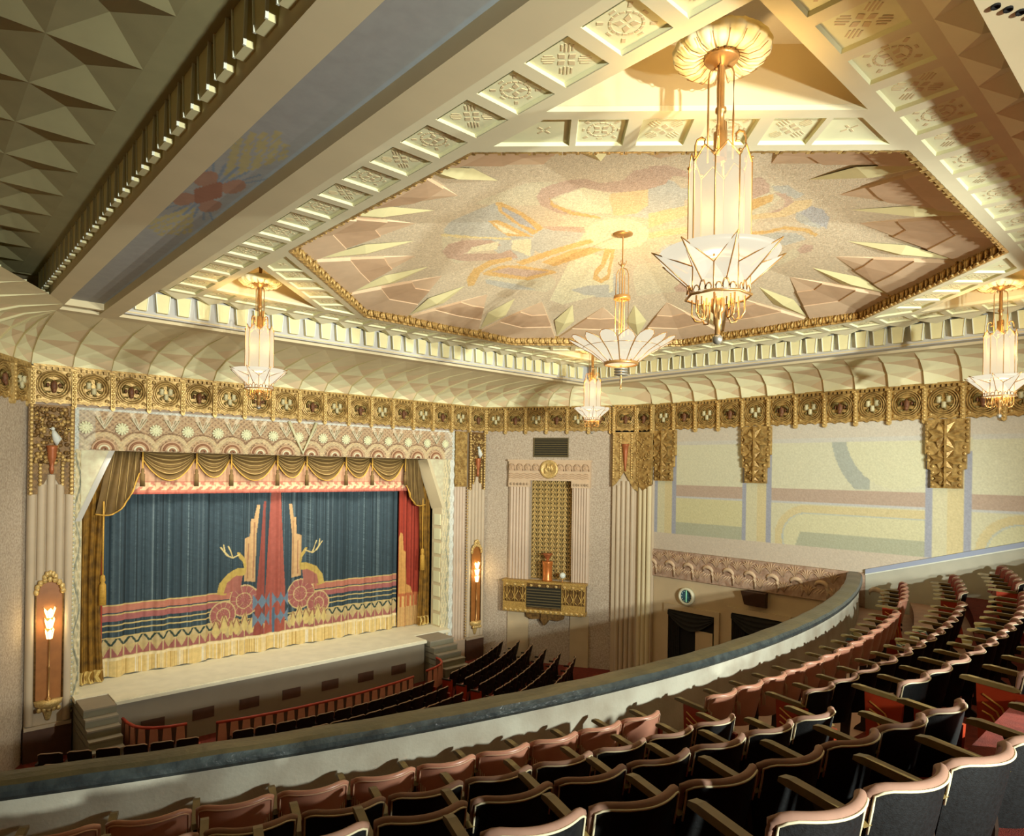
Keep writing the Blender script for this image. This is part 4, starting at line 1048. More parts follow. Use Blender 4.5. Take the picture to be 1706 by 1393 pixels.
# ================================================================ THE PROSCENIUM
pro = struct(empty('trim_5')); pro['label'] = 'painted relief frame around the stage opening'
# band over the opening, painted relief ground
nx_, nz_ = 640, 60
X, Z = np.meshgrid(np.linspace(2.92, 13.86, nx_), np.linspace(6.91, 7.89, nz_)); X, Z = X.ravel(), Z.ravel()
rgb = np.tile(np.array([214, 176, 128.]), (X.size, 1))
ph = ((X-3.14)/0.735) % 1.0
dx = (np.minimum(ph, 1-ph))*0.735; da = np.abs(ph-0.5)*0.735
rgb[(np.sin(X*43)*np.sin(Z*52) > 0.35)] = (176, 136, 98)
rgb[np.abs(np.hypot(da, Z-6.93)-0.36) < 0.05] = (230, 200, 144)
rgb[(np.abs(np.hypot(da, Z-6.93)-0.44) < 0.012)] = (150, 110, 74)
rgb[(Z > 7.42) & (da < (Z-7.42)*0.55) & (np.abs(da-(Z-7.42)*0.38) < 0.05)] = (236, 214, 176)
rgb[Z > 7.84] = (220, 220, 206)
edge = np.minimum(X-2.92, 13.86-X)
rgb[edge < 0.10] = (214, 218, 206); k_ = (edge < 0.42) & (edge >= 0.10); rgb[k_] = rgb[k_]*0.6+np.array([212, 214, 200])*0.4
Yr = 17.97 - 0.03*(np.sin(X*41)*np.sin(Z*47)) - 0.03*np.clip(1-np.abs(np.hypot(da, Z-6.93)-0.36)/0.06, 0, 1)
paint_grid('painted_band', np.stack([X, Yr, Z], 1), muted(rgb, 0.26, 0.95), nx_, nz_, PAINTP, pro, raw=True)
# flowers, arches
m = MB()
for i in range(12):
    a = 2*PI*i/12; c, s_ = math.cos(a), math.sin(a)
    m.add([(0.03*c-0.012*s_,-0.05,0.03*s_+0.012*c),(0.13*c-0.026*s_,-0.045,0.13*s_+0.026*c),(0.15*c,-0.03,0.15*s_),(0.13*c+0.026*s_,-0.045,0.13*s_-0.026*c),(0.03*c+0.012*s_,-0.05,0.03*s_-0.012*c),(0.09*c,-0.065,0.09*s_)], [(0,1,5),(1,2,5),(2,3,5),(3,4,5),(4,0,5)])
m.ball((0,-0.05,0), 0.035, 0.02, 0.035, n=8, m=4)
flo = m.mesh('flower', mat('cream_flower', (240, 222, 168), 0.6))
m = MB()
for k, (r, mi) in enumerate(((0.235,0),(0.19,1),(0.145,0),(0.10,2),(0.055,1))):
    m.tube([(r*math.cos(a), -0.02-0.012*k, r*math.sin(a)) for a in np.linspace(0, PI, 13)], 0.026, 6, mi)
arc = m.mesh('arch', [mat('arch_orange', (214, 152, 104), 0.6, var=0.08, scale=20), mat('arch_brown', (150, 96, 62), 0.6, var=0.1, scale=20), mat('arch_cream', (240, 212, 164), 0.6)])
m = MB(); m.tube([(-0.17,-0.02,0.28),(0,-0.04,0.0),(0.17,-0.02,0.28)], 0.018, 5); m.tube([(-0.09,-0.02,0.28),(0,-0.035,0.02),(0.09,-0.02,0.28)], 0.014, 5)
vee = m.mesh('palm_vee', mat('palm_cream', (228, 202, 160), 0.6))
for i in range(15):
    x = 3.14+0.735*i
    if x < 13.7: put('flower', flo, pro, (x, 17.95, 7.43))
    xa = x+0.37
    if xa < 13.3: put('arch', arc, pro, (xa, 17.96, 6.93))
    if xa < 13.5: put('palm_vee', vee, pro, (xa, 17.95, 7.42))
m = MB(); m.tube([(7.98,17.9,7.86),(8.39,17.88,6.98),(8.8,17.9,7.86)], 0.045, 6); m.build('keystone_vee', mat('keystone_straw', (230, 206, 150), 0.6), pro)
# side bands
def side(x0, x1, flip):
    n1, n2 = 30, 330
    X, Z = np.meshgrid(np.linspace(x0, x1, n1), np.linspace(0.95, 6.93, n2)); X, Z = X.ravel(), Z.ravel()
    rgb = np.tile(np.array([224, 210, 170.]), (X.size, 1)); 
    rgb[np.sin(X*60+np.sin(Z*9))*np.sin(Z*16) > 0.3] = (196, 190, 160)
    rgb[np.abs(np.sin(Z*4.3)*0.06+(x0+x1)/2-X) < 0.018] = (160, 160, 140)
    e = (X-x0) if flip else (x1-X)
    rgb[np.abs(X-(x1 if flip else x0)) < (0.16 if flip else 0.03)] = (224, 226, 216)
    return np.stack([X, 17.97-0.025*np.sin(Z*16)*np.sin(X*60), Z], 1), rgb, n1, n2
P, c, a, b = side(2.92, 3.09, False); paint_grid('painted_band', P, c*0.95, a, b, PAINTP, pro, raw=True)
P, c, a, b = side(13.36, 13.86, True); paint_grid('painted_band', P, c*0.95, a, b, PAINTP, pro, raw=True)
m = MB()
for i in range(62): m.ball((2.925, 17.93, 0.95+i*0.097), 0.032, n=5, m=4)
m.build('bead_course', CREAMR, pro)
# chamfered corners: painted face towards the house and stepped soffits
for sg, cx in ((1, 3.08), (-1, 13.38)):
    P = [(cx, 5.27), (cx+sg*0.66, 6.91), (cx-sg*0.02, 6.91)]
    m = MB(); m.prism(P if sg > 0 else P[::-1], 17.955, 18.03); m.build('corner_fill', mat('corner_straw', (228, 208, 160), 0.7, rgb2=(208, 176, 132), scale=7), pro)
    for k in range(3):
        f0, f1 = k/3, (k+1)/3
        x0, z0 = cx+sg*0.66*f0, 5.27+1.64*f0; x1, z1 = cx+sg*0.66*f1, 5.27+1.64*f1
        m = MB(); m.add([(x0,17.95,z0),(x1,17.95,z1),(x1+sg*0.02,18.55,z1-0.03),(x0+sg*0.02,18.55,z0-0.03),(x1-sg*0.12,17.95,z1),(x0-sg*0.12,17.95,z0)], [(0,1,2,3),(0,5,4,1)]); m.build('soffit_step', mat('soffit_lilac', (198, 178, 164), 0.7) if sg > 0 else BEIGE, pro)
# coffered reveal of the far jamb
MB().box(13.36, 13.42, 17.98, 18.5, 0.95, 5.3).build('jamb', BEIGE, pro)
for k in range(8):
    MB().box(13.335, 13.36, 18.02, 18.36, 1.35+0.48*k, 1.35+0.48*k+0.36).build('jamb_panel', PANELY, pro)
MB().box(3.06, 3.10, 17.98, 18.5, 0.95, 5.3).build('jamb', BEIGE, pro)

# ================================================================ THE HOUSE CURTAIN
def folds(X, rs):
    y = np.zeros_like(X)
    for f, a in rs: y += a*np.sin(f*X + 1.7*f)
    return y
nx_, nz_ = 620, 320
x0, x1, zt, zb = 3.66, 12.24, 6.6, STZ+0.02
xs = np.linspace(x0, x1, nx_); zs = np.linspace(zb, zt, nz_)
X, Z = np.meshgrid(xs, zs); X, Z = X.ravel(), Z.ravel()
blue = np.array([46, 66, 76.]); rgb = np.tile(blue, (X.size, 1))
rs_ = np.random.RandomState(11)
fold_shade = np.interp(X, np.linspace(x0, x1, 260), rs_.uniform(-1, 1, 260))  # random light and dark streaks painted in to strengthen the folds' shading
rgb += (fold_shade[:, None] > 0.62)*np.array([46, 44, 40]) * np.clip((fold_shade[:, None]-0.62)*3, 0, 1)
rgb += (fold_shade[:, None] < -0.72)*np.array([-20, -24, -26])
fine = np.interp(X, np.linspace(x0, x1, 560), rs_.uniform(-1, 1, 560)); fade = np.interp(Z*37+X*11, np.linspace(0, 400, 900), rs_.uniform(0, 1, 900))
rgb += (np.clip(fine-0.35, 0, 1)*fade*1.5)[:, None]*np.array([54, 56, 52]) - (np.clip(-fine-0.5, 0, 1)*1.2)[:, None]*np.array([26, 30, 32])
gold, rose, red, pink, lb = (206,178,108), (168,92,88), (186,88,66), (190,112,88), (112,140,164)
CXc = 8.03
def P_(mask, c): rgb[mask] = c
st = np.abs(X-CXc) > 0.65
for z0, z1, c in ((3.06,3.10,gold),(2.90,3.06,pink),(2.82,2.86,gold),(2.68,2.82,rose),(2.56,2.59,gold),(2.41,2.45,gold)): P_(st & (Z > z0) & (Z < z1), c)
P_((Z < 2.28), (196,172,120))
zig = np.abs(((X/0.30) % 1.0)-0.5)*2
P_((Z < 2.28) & (Z > 2.06) & (np.abs((Z-2.06)/0.22-(1-zig)) < 0.20), (44, 66, 58)); P_((Z < 2.28) & (Z > 2.24), gold)
P_((Z < 2.06), (196,170,112)); P_((Z < 2.06) & (Z > 1.78) & ((Z-1.78)/0.28 < 1-np.abs(((X/0.30+0.5) % 1.0)-0.5)*1.8), (164, 92, 86)); P_((Z < 2.06) & (Z > 1.78) & (np.abs(((X/0.30+0.5) % 1)-0.5) < 0.05), (206,184,124))
mx = np.abs(X-CXc)
# rose fans, leaves, stags, stepped towers and tall red spires of the middle
for cx, cz, r in ((0.84,2.80,0.40),(1.40,2.46,0.34)):
    for sg in (-1, 1):
        d = np.hypot(X-(CXc+sg*cx), (Z-cz)*0.92); an = np.arctan2(Z-cz, X-(CXc+sg*cx))
        P_(d < r, (168, 92, 86)); P_((d < r) & (np.abs(np.sin(an*7)) < 0.13), (198,164,112)); P_((np.abs(d-r) < 0.016) | (np.abs(d-r*0.5) < 0.012), (206,178,120))
        for lx, lz, lr in ((cx-0.22, 2.08, 0.085), (cx-0.02, 2.2, 0.10), (cx+0.19, 2.1, 0.09)):
            q = np.hypot((X-(CXc+sg*lx))/lr, (Z-lz)/(lr*2.6)); P_(q < 1, (212,186,112)); P_((q < 1) & (np.abs(np.abs(X-(CXc+sg*lx))-0.35*(lz+0.26-Z)) < 0.016), (158,108,74))
for sg in (-1, 1):
    S = lambda L: [(CXc+sg*a, b) for a, b in L]
    P_(inpoly(X, Z, S([(0.45,5.5),(0.53,5.5),(0.60,5.1),(0.68,5.1),(0.70,4.6),(0.86,4.55),(0.86,3.35),(0.55,3.3),(0.54,4.6)])), (204,160,104))
    P_(inpoly(X, Z, S([(0.57,5.0),(0.60,5.0),(0.62,3.4),(0.59,3.4)])), (168,116,78)); P_(inpoly(X, Z, S([(0.72,4.4),(0.75,4.4),(0.76,3.4),(0.73,3.4)])), (168,116,78))
    P_(inpoly(X, Z, S([(1.58,3.05),(1.52,3.35),(1.30,3.60),(1.02,3.72),(0.86,3.72),(0.90,3.9),(0.98,4.0),(1.05,4.18),(0.97,4.16),(0.84,3.98),(0.78,3.75),(0.82,3.55),(1.0,3.45),(1.25,3.2),(1.35,3.0)])), (196,164,74))
    P_(inpoly(X, Z, S([(1.40,3.05),(1.32,3.35),(1.05,3.52),(0.9,3.5),(0.95,3.1)])), (172,100,84))
    for L in ([(0.98,4.1),(1.15,4.02),(1.32,4.10),(1.5,4.34)], [(1.15,4.02),(1.22,4.2),(1.3,4.36)], [(1.28,4.08),(1.38,4.2),(1.42,4.4)]):
        for (a0, b0), (a1, b1) in zip(L[:-1], L[1:]):
            ax, az = CXc+sg*a0, b0; bx, bz = CXc+sg*a1, b1
            tt = np.clip(((X-ax)*(bx-ax)+(Z-az)*(bz-az))/((bx-ax)**2+(bz-az)**2), 0, 1)
            P_(np.hypot(X-ax-tt*(bx-ax), Z-az-tt*(bz-az)) < 0.018, (214,190,120))
P_(inpoly(X, Z, [(7.98,6.6),(8.15,6.6),(8.40,2.9),(8.40,1.78),(7.76,1.78),(7.76,2.9)]), (172,82,66))
P_(inpoly(X, Z, [(7.70,5.6),(7.75,5.6),(7.73,1.78),(7.45,1.78),(7.50,2.9)]), (150,68,56))
for zc in (2.72, 2.22):
    for cx in (7.56, 7.80, 8.14, 8.36):
        P_((np.abs(X-cx)/0.13 < 1) & (np.abs(Z-zc) < 0.02+0.20*np.abs(X-cx)/0.13) & (Z < 3), (104,128,150))
P_((np.abs(X-8.06) < 0.035) & (Z < 2.5), (72,104,128))
fr = Z < 1.76
P_(fr, (226,194,120)); k2 = np.interp(X, np.linspace(x0, x1, 700), rs_.uniform(0, 1, 700))
P_(fr & (k2 > 0.8), (232,220,190)); P_(fr & (k2 < 0.16), (188,146,66)); P_((Z > 1.70) & (Z < 1.76), (236,214,160))
main = [(3.2, 0.035), (7.3, 0.025), (11.9, 0.026), (18.3, 0.020), (31.0, 0.012), (47.0, 0.006)]
Yc = 18.90 + folds(X, main)*(1.0-0.15*(Z-zb)/(zt-zb)) - np.where(Z < 1.76, 0.02+0.04*(1.76-Z)*np.abs(np.sin(X*10.4)), 0)
Zc = Z + np.where(Z < 1.6, 0.022*np.sin(X*10.4)*((1.6-Z)/0.3), 0)
cu = empty('house_curtain', (8.0, 18.8, STZ)); tag(cu, 'blue stage curtain with red spires, stags and yellow fringe', 'curtain')
def reparent(o, p): o.parent = p; o.location = o.location - p.location; return o
reparent(paint_grid('curtain_cloth', np.stack([X, Yc, Zc], 1), muted(rgb, 0.14, 0.96), nx_, nz_, PAINTC, raw=True), cu)
# red side panels
for x0, x1, nm in ((12.24, 13.5, 'red legs with gilt ornament at the far side of the curtain'), (3.05, 3.70, 'narrow red leg at the near side of the curtain')):
    nx_, nz_ = 150, 220
    X, Z = np.meshgrid(np.linspace(x0, x1, nx_), np.linspace(STZ+0.01, 6.5, nz_)); X, Z = X.ravel(), Z.ravel()
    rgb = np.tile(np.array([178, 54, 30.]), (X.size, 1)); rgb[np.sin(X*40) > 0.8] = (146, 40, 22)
    q = X-x0 if x0 > 8 else x1-X
    g_ = inpoly(q, Z, [(0.05,2.4),(0.05,4.3),(0.10,4.45),(0.19,4.4),(0.22,3.85),(0.28,3.8),(0.28,3.3),(0.36,3.2),(0.38,2.7),(0.52,2.6),(0.58,2.4)])
    rgb[g_] = (224, 160, 78); rgb[(Z < 2.4) & (Z > 1.95)] = (206, 110, 58); rgb[(Z < 2.3) & (np.sin(X*42) > 0.2) & (Z > 1.95)] = (232, 186, 104)
    rgb[Z <= 1.95] = (228, 184, 108); rgb[(Z <= 1.95) & (np.sin(X*160) > 0.6)] = (196, 118, 66)
    Yc = 18.86 + 0.03*np.sin(X*22) + 0.02*np.sin(X*37)
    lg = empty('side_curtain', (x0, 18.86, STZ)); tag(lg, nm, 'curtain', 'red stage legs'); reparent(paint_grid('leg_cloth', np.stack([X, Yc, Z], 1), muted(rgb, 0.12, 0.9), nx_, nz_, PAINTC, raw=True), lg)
# pink valance with its gilt edge
nx_, nz_ = 420, 40
X, Z = np.meshgrid(np.linspace(3.9, 12.9, nx_), np.linspace(5.85, 6.95, nz_)); X, Z = X.ravel(), Z.ravel()
rgb = np.tile(np.array([216, 160, 116.]), (X.size, 1)); rgb[(Z < 6.18)] = (206, 116, 88); rgb[(Z < 6.14) & (Z > 5.96) & (np.sin(X*26+np.sin(Z*30)*1.2)*np.sin(Z*26) > -0.15)] = (232, 194, 142); rgb[Z < 5.90] = (190, 84, 64)
va = empty('valance', (8.4, 18.68, 5.85)); tag(va, 'pink scalloped valance strip with gilt scroll edge above the blue curtain', 'valance')
reparent(paint_grid('valance_cloth', np.stack([X, 18.64+0.025*np.sin(X*21)+0.012*np.sin(X*47), Z], 1), muted(rgb, 0.2, 0.93), nx_, nz_, PAINTC, raw=True), va)
DRAPEL = mat('olive_velvet_sheen', (150, 118, 62), 0.7, var=0.1, scale=8)  # lighter olive for thin tubes that paint highlights along the folds
# olive swags and tassels
B_ = [4.44, 5.71, 6.60, 7.88, 8.76, 10.03, 10.94, 12.17]
for i in range(7):
    a, b = B_[i], B_[i+1]; w = b-a; drop = 0.72 if w > 1.0 else 0.64
    t = empty('swag', (a+0.01, 18.54, 6.95)); tag(t, 'olive velvet swag, %s from the near end of the row' % ORD[i], 'swag', 'olive swags over the curtain')
    def S(u, v):
        sag = (1-(2*u-1)**2)
        z = 6.95 - (0.10+v*0.34) *0.0 - v*(0.16+(drop-0.16)*sag) + 0.0
        y = -0.05*math.sin(PI*u) - 0.085*abs(math.sin(v*PI*4.5 + 0.6*abs(2*u-1))) * (0.25+0.75*sag)
        return ((w-0.02)*u, y, z-6.95)
    m = MB(); m.grid(S, np.linspace(0,1,21), np.linspace(0,1,46)); m.build('cloth', DRAPE, t)
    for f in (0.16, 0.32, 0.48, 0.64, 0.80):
        m = MB(); m.tube([(S(u,f)[0], S(u,f)[1]-0.012, S(u,f)[2]) for u in np.linspace(0.03,0.97,15)], [0.004+0.010*math.sin(PI*(i/14.0)) for i in range(15)], 5); m.build('fold_highlight', DRAPEL, t)
    m = MB(); m.tube([(S(u,1)[0], S(u,1)[1]-0.01, S(u,1)[2]-0.03) for u in np.linspace(0,1,17)], 0.035, 5, flat=0.4); m.build('fringe', DRAPEG, t)
for i, a in enumerate(B_):
    t = empty('tassel', (a, 18.38, 6.95)); tag(t, 'olive tassel hanging on its cord, %s from the near end' % ORD[i], 'tassel', 'tassels between the swags')
    MB().tube([(0,0,0),(0,0,-0.45)], 0.018, 6).build('cord', DRAPEG, t); MB().lathe([(0.0,-0.44),(0.035,-0.46),(0.045,-0.53),(0.03,-0.56),(0.055,-0.60),(0.06,-0.90),(0.0,-0.90)], 10).build('skirt', DRAPE, t)
# corner cascades and side drapes
for sg, xa, xb, nm in ((1, 3.10, 4.44, 'near the white-dove pilaster'), (-1, 13.36, 12.17, 'at the far jamb')):
    t = empty('corner_swag', (xa, 18.56, 5.3)); tag(t, 'olive velvet corner cascade with gold edge %s' % nm, 'swag', 'corner cascades')
    wdt = abs(xb-xa)
    def S(u, v):
        # u across from jamb to the first tassel, v from the gathering at the top down to the hem
        top = (wdt*(1-0.42*(1-u))*1.0, 1.62 - 0.0)
        tx = wdt*(0.48+0.52*u); tz = 1.63
        bx = wdt*(0.27+0.70*u**0.8); bz = 0.10+0.0*u + (1.0*u**2.2)
        x = tx*(1-v)+bx*v; z = tz*(1-v)+bz*v - 0.10*math.sin(PI*u)*v
        return (sg*x, -0.09*abs(math.sin(u*12+v*2))-0.0, z)
    m = MB(); m.grid(S, np.linspace(0,1,45), np.linspace(0,1,15)); m.build('cloth', DRAPE, t)
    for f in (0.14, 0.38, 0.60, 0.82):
        m = MB(); m.tube([(S(f,v)[0], S(f,v)[1]-0.02, S(f,v)[2]) for v in np.linspace(0.03,0.97,11)], 0.009, 5); m.build('fold_highlight', DRAPEL, t)
    m = MB(); m.tube([(S(u,1)[0], S(u,1)[1]-0.01, S(u,1)[2]-0.02) for u in np.linspace(0,1,15)], 0.045, 5, flat=0.4); m.build('fringe', DRAPEG, t)
    t = empty('side_drape', (xa, 18.6, STZ)); tag(t, 'olive gold side drape with tassel %s' % nm, 'curtain', 'gold side drapes')
    wd = 0.62 if sg > 0 else 0.46
    def D(u, v):
        x = wd*(0.02+u*(0.98-0.16*math.sin(PI*min(1, v*1.2)))); return (sg*x, 0.05*math.sin(u*20+0.5*v)+0.02*math.sin(u*47), 0.03+5.2*v)
    m = MB(); m.grid(D, np.linspace(0,1,60), np.linspace(0,1,14)); m.build('cloth', mat('gold_velvet', (150, 108, 32), 0.8, rgb2=(92, 64, 20), scale=5), t)
    m = MB(); m.grid(lambda u, v: (D(u,v)[0], D(u,v)[1]-0.015, 0.02+v*0.30), np.linspace(0,1,40), np.linspace(0,1,3)); m.build('fringe', mat('pale_fringe', (216, 172, 84), 0.8, var=0.2, scale=40), t)
    m = MB(); xt = sg*wd*0.86; m.tube([(xt,-0.1,4.4),(xt,-0.11,2.6)], 0.02, 6); m.lathe([(0.0,2.65),(0.05,2.6),(0.06,2.48),(0.04,2.44),(0.075,2.38),(0.085,1.9),(0.0,1.9)], 10, (xt,-0.11,0)); m.build('tie_tassel', DRAPEG, t)
# ================================================================ CHANDELIERS
def oct_(r, i, n=8, off=0.5): a = 2*PI*(i+off)/n; return (r*math.cos(a), r*math.sin(a))
def lantern_parts():
    P = []
    def add(nm, m, mats, sub=()): P.append((nm, m.mesh(nm, mats), sub))
    m = MB(); N = 18; prof = [(0.10,0.02),(0.22,-0.05),(0.32,-0.045),(0.385,0.0),(0.40,0.05),(0.36,0.09),(0.0,0.09)]
    vs = []; n = N*4
    for r, z in prof:
        for i in range(n):
            a = 2*PI*i/n; f = 1-0.045*abs(math.cos(N*a/2))**4*(r > 0.15); vs.append((r*f*math.cos(a), r*f*math.sin(a), z-0.02*(abs(math.cos(N*a/2))**6)*(r > 0.2)*-1))
    m.add(vs, [(j*n+i, j*n+(i+1) % n, (j+1)*n+(i+1) % n, (j+1)*n+i) for j in range(len(prof)-1) for i in range(n)], 0, True)
    ribs = MB()
    for i in range(N): a = 2*PI*i/N; ribs.tube([(r*math.cos(a), r*math.sin(a), z) for r, z in ((0.14,-0.015),(0.22,-0.062),(0.31,-0.058),(0.375,-0.01))], 0.004, 4)
    add('canopy', m, CANOPYW, [('canopy_rib', ribs.mesh('canopy_rib', BRASS))])
    add('ceiling_cup', MB().lathe([(0.0,-0.09),(0.05,-0.09),(0.07,-0.06),(0.13,-0.045),(0.145,-0.01),(0.10,0.02),(0.03,0.04),(0.03,0.47),(0.0,0.47)], 20), BRASS)
    m = MB(); m.lathe([(0.028,-0.08),(0.028,-0.42),(0.045,-0.43),(0.045,-0.46),(0.028,-0.47),(0.028,-0.62),(0.055,-0.63),(0.055,-0.85)], 12); m.box(0.03,0.065,-0.02,0.02,-0.85,-0.52); m.tube([(-0.03,0,-0.08),(-0.045,0,-0.30),(-0.04,0,-0.8)], 0.014, 6)
    add('stem', m, BRASS)
    for k in range(4):
        a = PI/2*k+0.4; c, s_ = math.cos(a), math.sin(a)
        m = MB(); m.tube([(q*c, q*s_, z) for q, z in ((0.05,-0.09),(0.085,-0.11),(0.10,-0.16),(0.10,-0.50),(0.10,-0.86))], 0.008, 6); add('rod', m, BRASS)
        m = MB(); m.tube([(q*c, q*s_, z) for q, z in ((0.20,-0.90),(0.20,-0.70),(0.185,-0.655),(0.15,-0.64),(0.125,-0.66),(0.125,-0.72),(0.15,-0.72))], 0.010, 6); add('scroll', m, BRASS)
    R = 0.25
    for i in range(8):
        (x0, y0), (x1, y1) = oct_(R, i), oct_(R, i+1); xm, ym = (x0+x1)/2, (y0+y1)/2
        m = MB(); m.add([(x0,y0,-1.72),(x1,y1,-1.72),(x1,y1,-0.93),(xm,ym,-0.82),(x0,y0,-0.93)], [(0,1,2,3,4)])
        e = MB(); e.tube([(x0,y0,-1.72),(x0,y0,-0.91),(xm,ym,-0.80),(x1,y1,-0.91)], 0.007, 5); e.ball((x0,y0,-0.88), 0.016, n=6, m=4)
        add('lantern_pane', m, GLASS, [('pane_edge', e.mesh('pane_edge', BRASS))])
    add('saucer', MB().lathe([(0.16,-1.70),(0.34,-1.705),(0.46,-1.67),(0.485,-1.63),(0.46,-1.645),(0.30,-1.68),(0.16,-1.68)], 32), GLASSB)
    for i in range(8):
        (x0, y0), (x1, y1) = oct_(R*1.0, i), oct_(R*1.0, i+1); a = 2*PI*(i+1)/8
        tip = (0.545*math.cos(a), 0.545*math.sin(a), -1.62); zt, zb = -1.76, -1.80
        xm, ym = (x0+x1)/2, (y0+y1)/2
        m = MB(); m.add([(x0,y0,zt),(x1,y1,zt),tip,(xm*1.03,ym*1.03,-1.90)], [(0,2,3),(3,2,1)])
        e = MB(); e.tube([(x0,y0,zt),tip,(x1,y1,zt)], 0.006, 5); e.tube([tip,(xm*1.03,ym*1.03,-1.90)], 0.006, 5)
        add('star_point', m, GLASSB, [('point_edge', e.mesh('point_edge', BRASS))])
        m = MB(); m.add([(x0,y0,-1.98),(x1,y1,-1.98),(x1,y1,-1.76),(x0,y0,-1.76)], [(0,1,2,3)])
        e = MB()
        e.tube([(x0,y0,-1.98),(x0,y0,-1.76)], 0.006, 5)
        for f, h in ((0.22,0.05),(0.5,0.085),(0.78,0.05)):
            px, py = x0+(x1-x0)*f, y0+(y1-y0)*f; ux, uy = (x1-x0)*0.11, (y1-y0)*0.11; k = 1.03
            e.tube([(px*k-ux*t1, py*k-uy*t1, -1.97+h*z1) for t1, z1 in ((1,0),(1.2,0.45),(0.6,0.9),(0,1.0),(-0.6,0.9),(-1.2,0.45),(-1,0))], 0.006, 4)
        add('skirt_pane', m, GLASSB, [('filigree', e.mesh('filigree', BRASS))])
    add('bottom_plate', MB().lathe([(0.0,-2.0),(0.255,-1.985),(0.262,-1.97)], 8, sm=False), GLASS)
    m = MB(); m.tube([(*oct_(0.262, i), -1.985) for i in range(8)], 0.012, 6, closed=True); add('lower_rim', m, BRASS)
    for i in range(8):
        a = 2*PI*(i+0.5)/8; c, s_ = math.cos(a), math.sin(a)
        m = MB(); m.tube([(q*c, q*s_, z) for q, z in ((0.21,-1.99),(0.21,-2.12),(0.18,-2.17),(0.13,-2.18),(0.11,-2.14),(0.11,-2.0))], 0.008, 5); m.tube([(q*c, q*s_, z) for q, z in ((0.16,-1.99),(0.16,-2.1),(0.14,-2.12))], 0.006, 5); add('loop', m, BRASS)
    add('finial', MB().lathe([(0.0,-1.98),(0.055,-1.99),(0.055,-2.10),(0.035,-2.12),(0.035,-2.20),(0.022,-2.22),(0.022,-2.29),(0.0,-2.29)], 12), BRASS)
    add('finial_ball', MB().ball((0,0,-2.33), 0.042, n=12, m=8), STEEL)
    return P
LP = lantern_parts()
for (x, y), lab in (((4.94, 2.90), 'large tall lantern chandelier with star bowl, nearest the camera'), ((4.94, 12.42), 'tall lantern chandelier before the near side of the stage frieze'),
                    ((14.48, 2.88), 'tall lantern chandelier before the painted wall'), ((14.48, 12.42), 'distant lantern chandelier at the organ-wall corner')):
    t = empty('lantern_chandelier', (x, y, 10.03)); tag(t, lab, 'chandelier', 'lantern chandeliers in the ceiling corners')
    for zz_, pw in ((-1.15, 130), (-1.85, 110)):
        l = bpy.data.lights.new('lantern_bulb', 'POINT'); l.energy = pw; l.color = (1.0, 0.60, 0.20); l.shadow_soft_size = 0.12
        lo = bpy.data.objects.new('lantern_bulb', l); COL.objects.link(lo); lo.parent = t; lo.location = (0, 0, zz_)
    for nm, me, sub in LP:
        o = put(nm, me, t)
        for sn, sm_ in sub: put(sn, sm_, o)
# the bowl chandelier in the middle
t = empty('bowl_chandelier', (CX, CY, 10.95)); tag(t, 'wide petalled bowl chandelier hanging from the centre of the mural', 'chandelier')
MB().lathe([(0.0,-0.05),(0.05,-0.05),(0.12,-0.03),(0.18,-0.01),(0.18,0.02),(0.0,0.03)], 24).build('canopy', BRASS, t)
m = MB(); m.lathe([(0.012,-0.04),(0.012,-0.55),(0.05,-0.56),(0.02,-0.6),(0.014,-0.62),(0.014,-1.15),(0.03,-1.18),(0.02,-1.25),(0.015,-1.9)], 10); m.build('stem', BRASS, t)
for k in range(4):
    a = PI/2*k+0.3; c, s_ = math.cos(a), math.sin(a)
    m = MB(); m.tube([(q*c, q*s_, z) for q, z in ((0.02,-0.62),(0.08,-0.65),(0.12,-0.74),(0.125,-1.15),(0.125,-1.85))], 0.009, 5); m.build('rod', BRASS, t)
    m = MB(); m.tube([(q*c, q*s_, z) for q, z in ((0.02,-0.58),(0.07,-0.54),(0.08,-0.5))], 0.008, 5); m.build('leaf', BRASS, t)
m = MB(); m.lathe([(0.12,-1.12),(0.15,-1.13),(0.155,-1.17),(0.15,-1.20),(0.12,-1.2),(0.12,-1.12)], 24); m.build('ring', BRASS, t)
N = 16
for i in range(N):
    a = 2*PI*i/N; hw = PI/N*0.96; rnd = i % 2
    def pt3(r, da, z): return (r*math.cos(a+da), r*math.sin(a+da), z)
    pts = [pt3(0.30,-hw,-2.36), pt3(0.30,hw,-2.36), pt3(0.55,hw,-2.17), pt3(0.80,hw*0.98,-2.03)]
    if rnd: pts += [pt3(0.90,hw*0.8,-1.975), pt3(0.965,hw*0.45,-1.935), pt3(0.985,0,-1.925), pt3(0.965,-hw*0.45,-1.935), pt3(0.90,-hw*0.8,-1.975)]
    else: pts += [pt3(0.90,hw*0.55,-1.975), pt3(0.98,0,-1.93), pt3(0.90,-hw*0.55,-1.975)]
    pts += [pt3(0.80,-hw*0.98,-2.03), pt3(0.55,-hw,-2.17)]
    m = MB(); m.add(pts, [tuple(range(len(pts)))]); o = m.build('petal', GLASSB, t)
    e = MB(); e.tube(pts, 0.007, 4, closed=True); e.tube([pt3(0.70,-hw,-2.085), pt3(0.70,0,-2.085), pt3(0.70,hw,-2.085)], 0.006, 4); e.build('petal_edge', BRASS, o)
MB().lathe([(0.0,-2.40),(0.26,-2.38),(0.31,-2.345)], 24).build('bottom_glass', GLASS, t)
m = MB(); m.lathe([(0.29,-2.40),(0.315,-2.40),(0.315,-2.34),(0.29,-2.34),(0.29,-2.40)], 24)
m.build('rim', BRASS, t)
for i in range(10):
    a = 2*PI*i/10; m = MB(); m.ball((0.31*math.cos(a), 0.31*math.sin(a), -2.31), 0.035, 0.035, 0.045, n=6, m=5); m.build('crown_knob', BRASS, t)
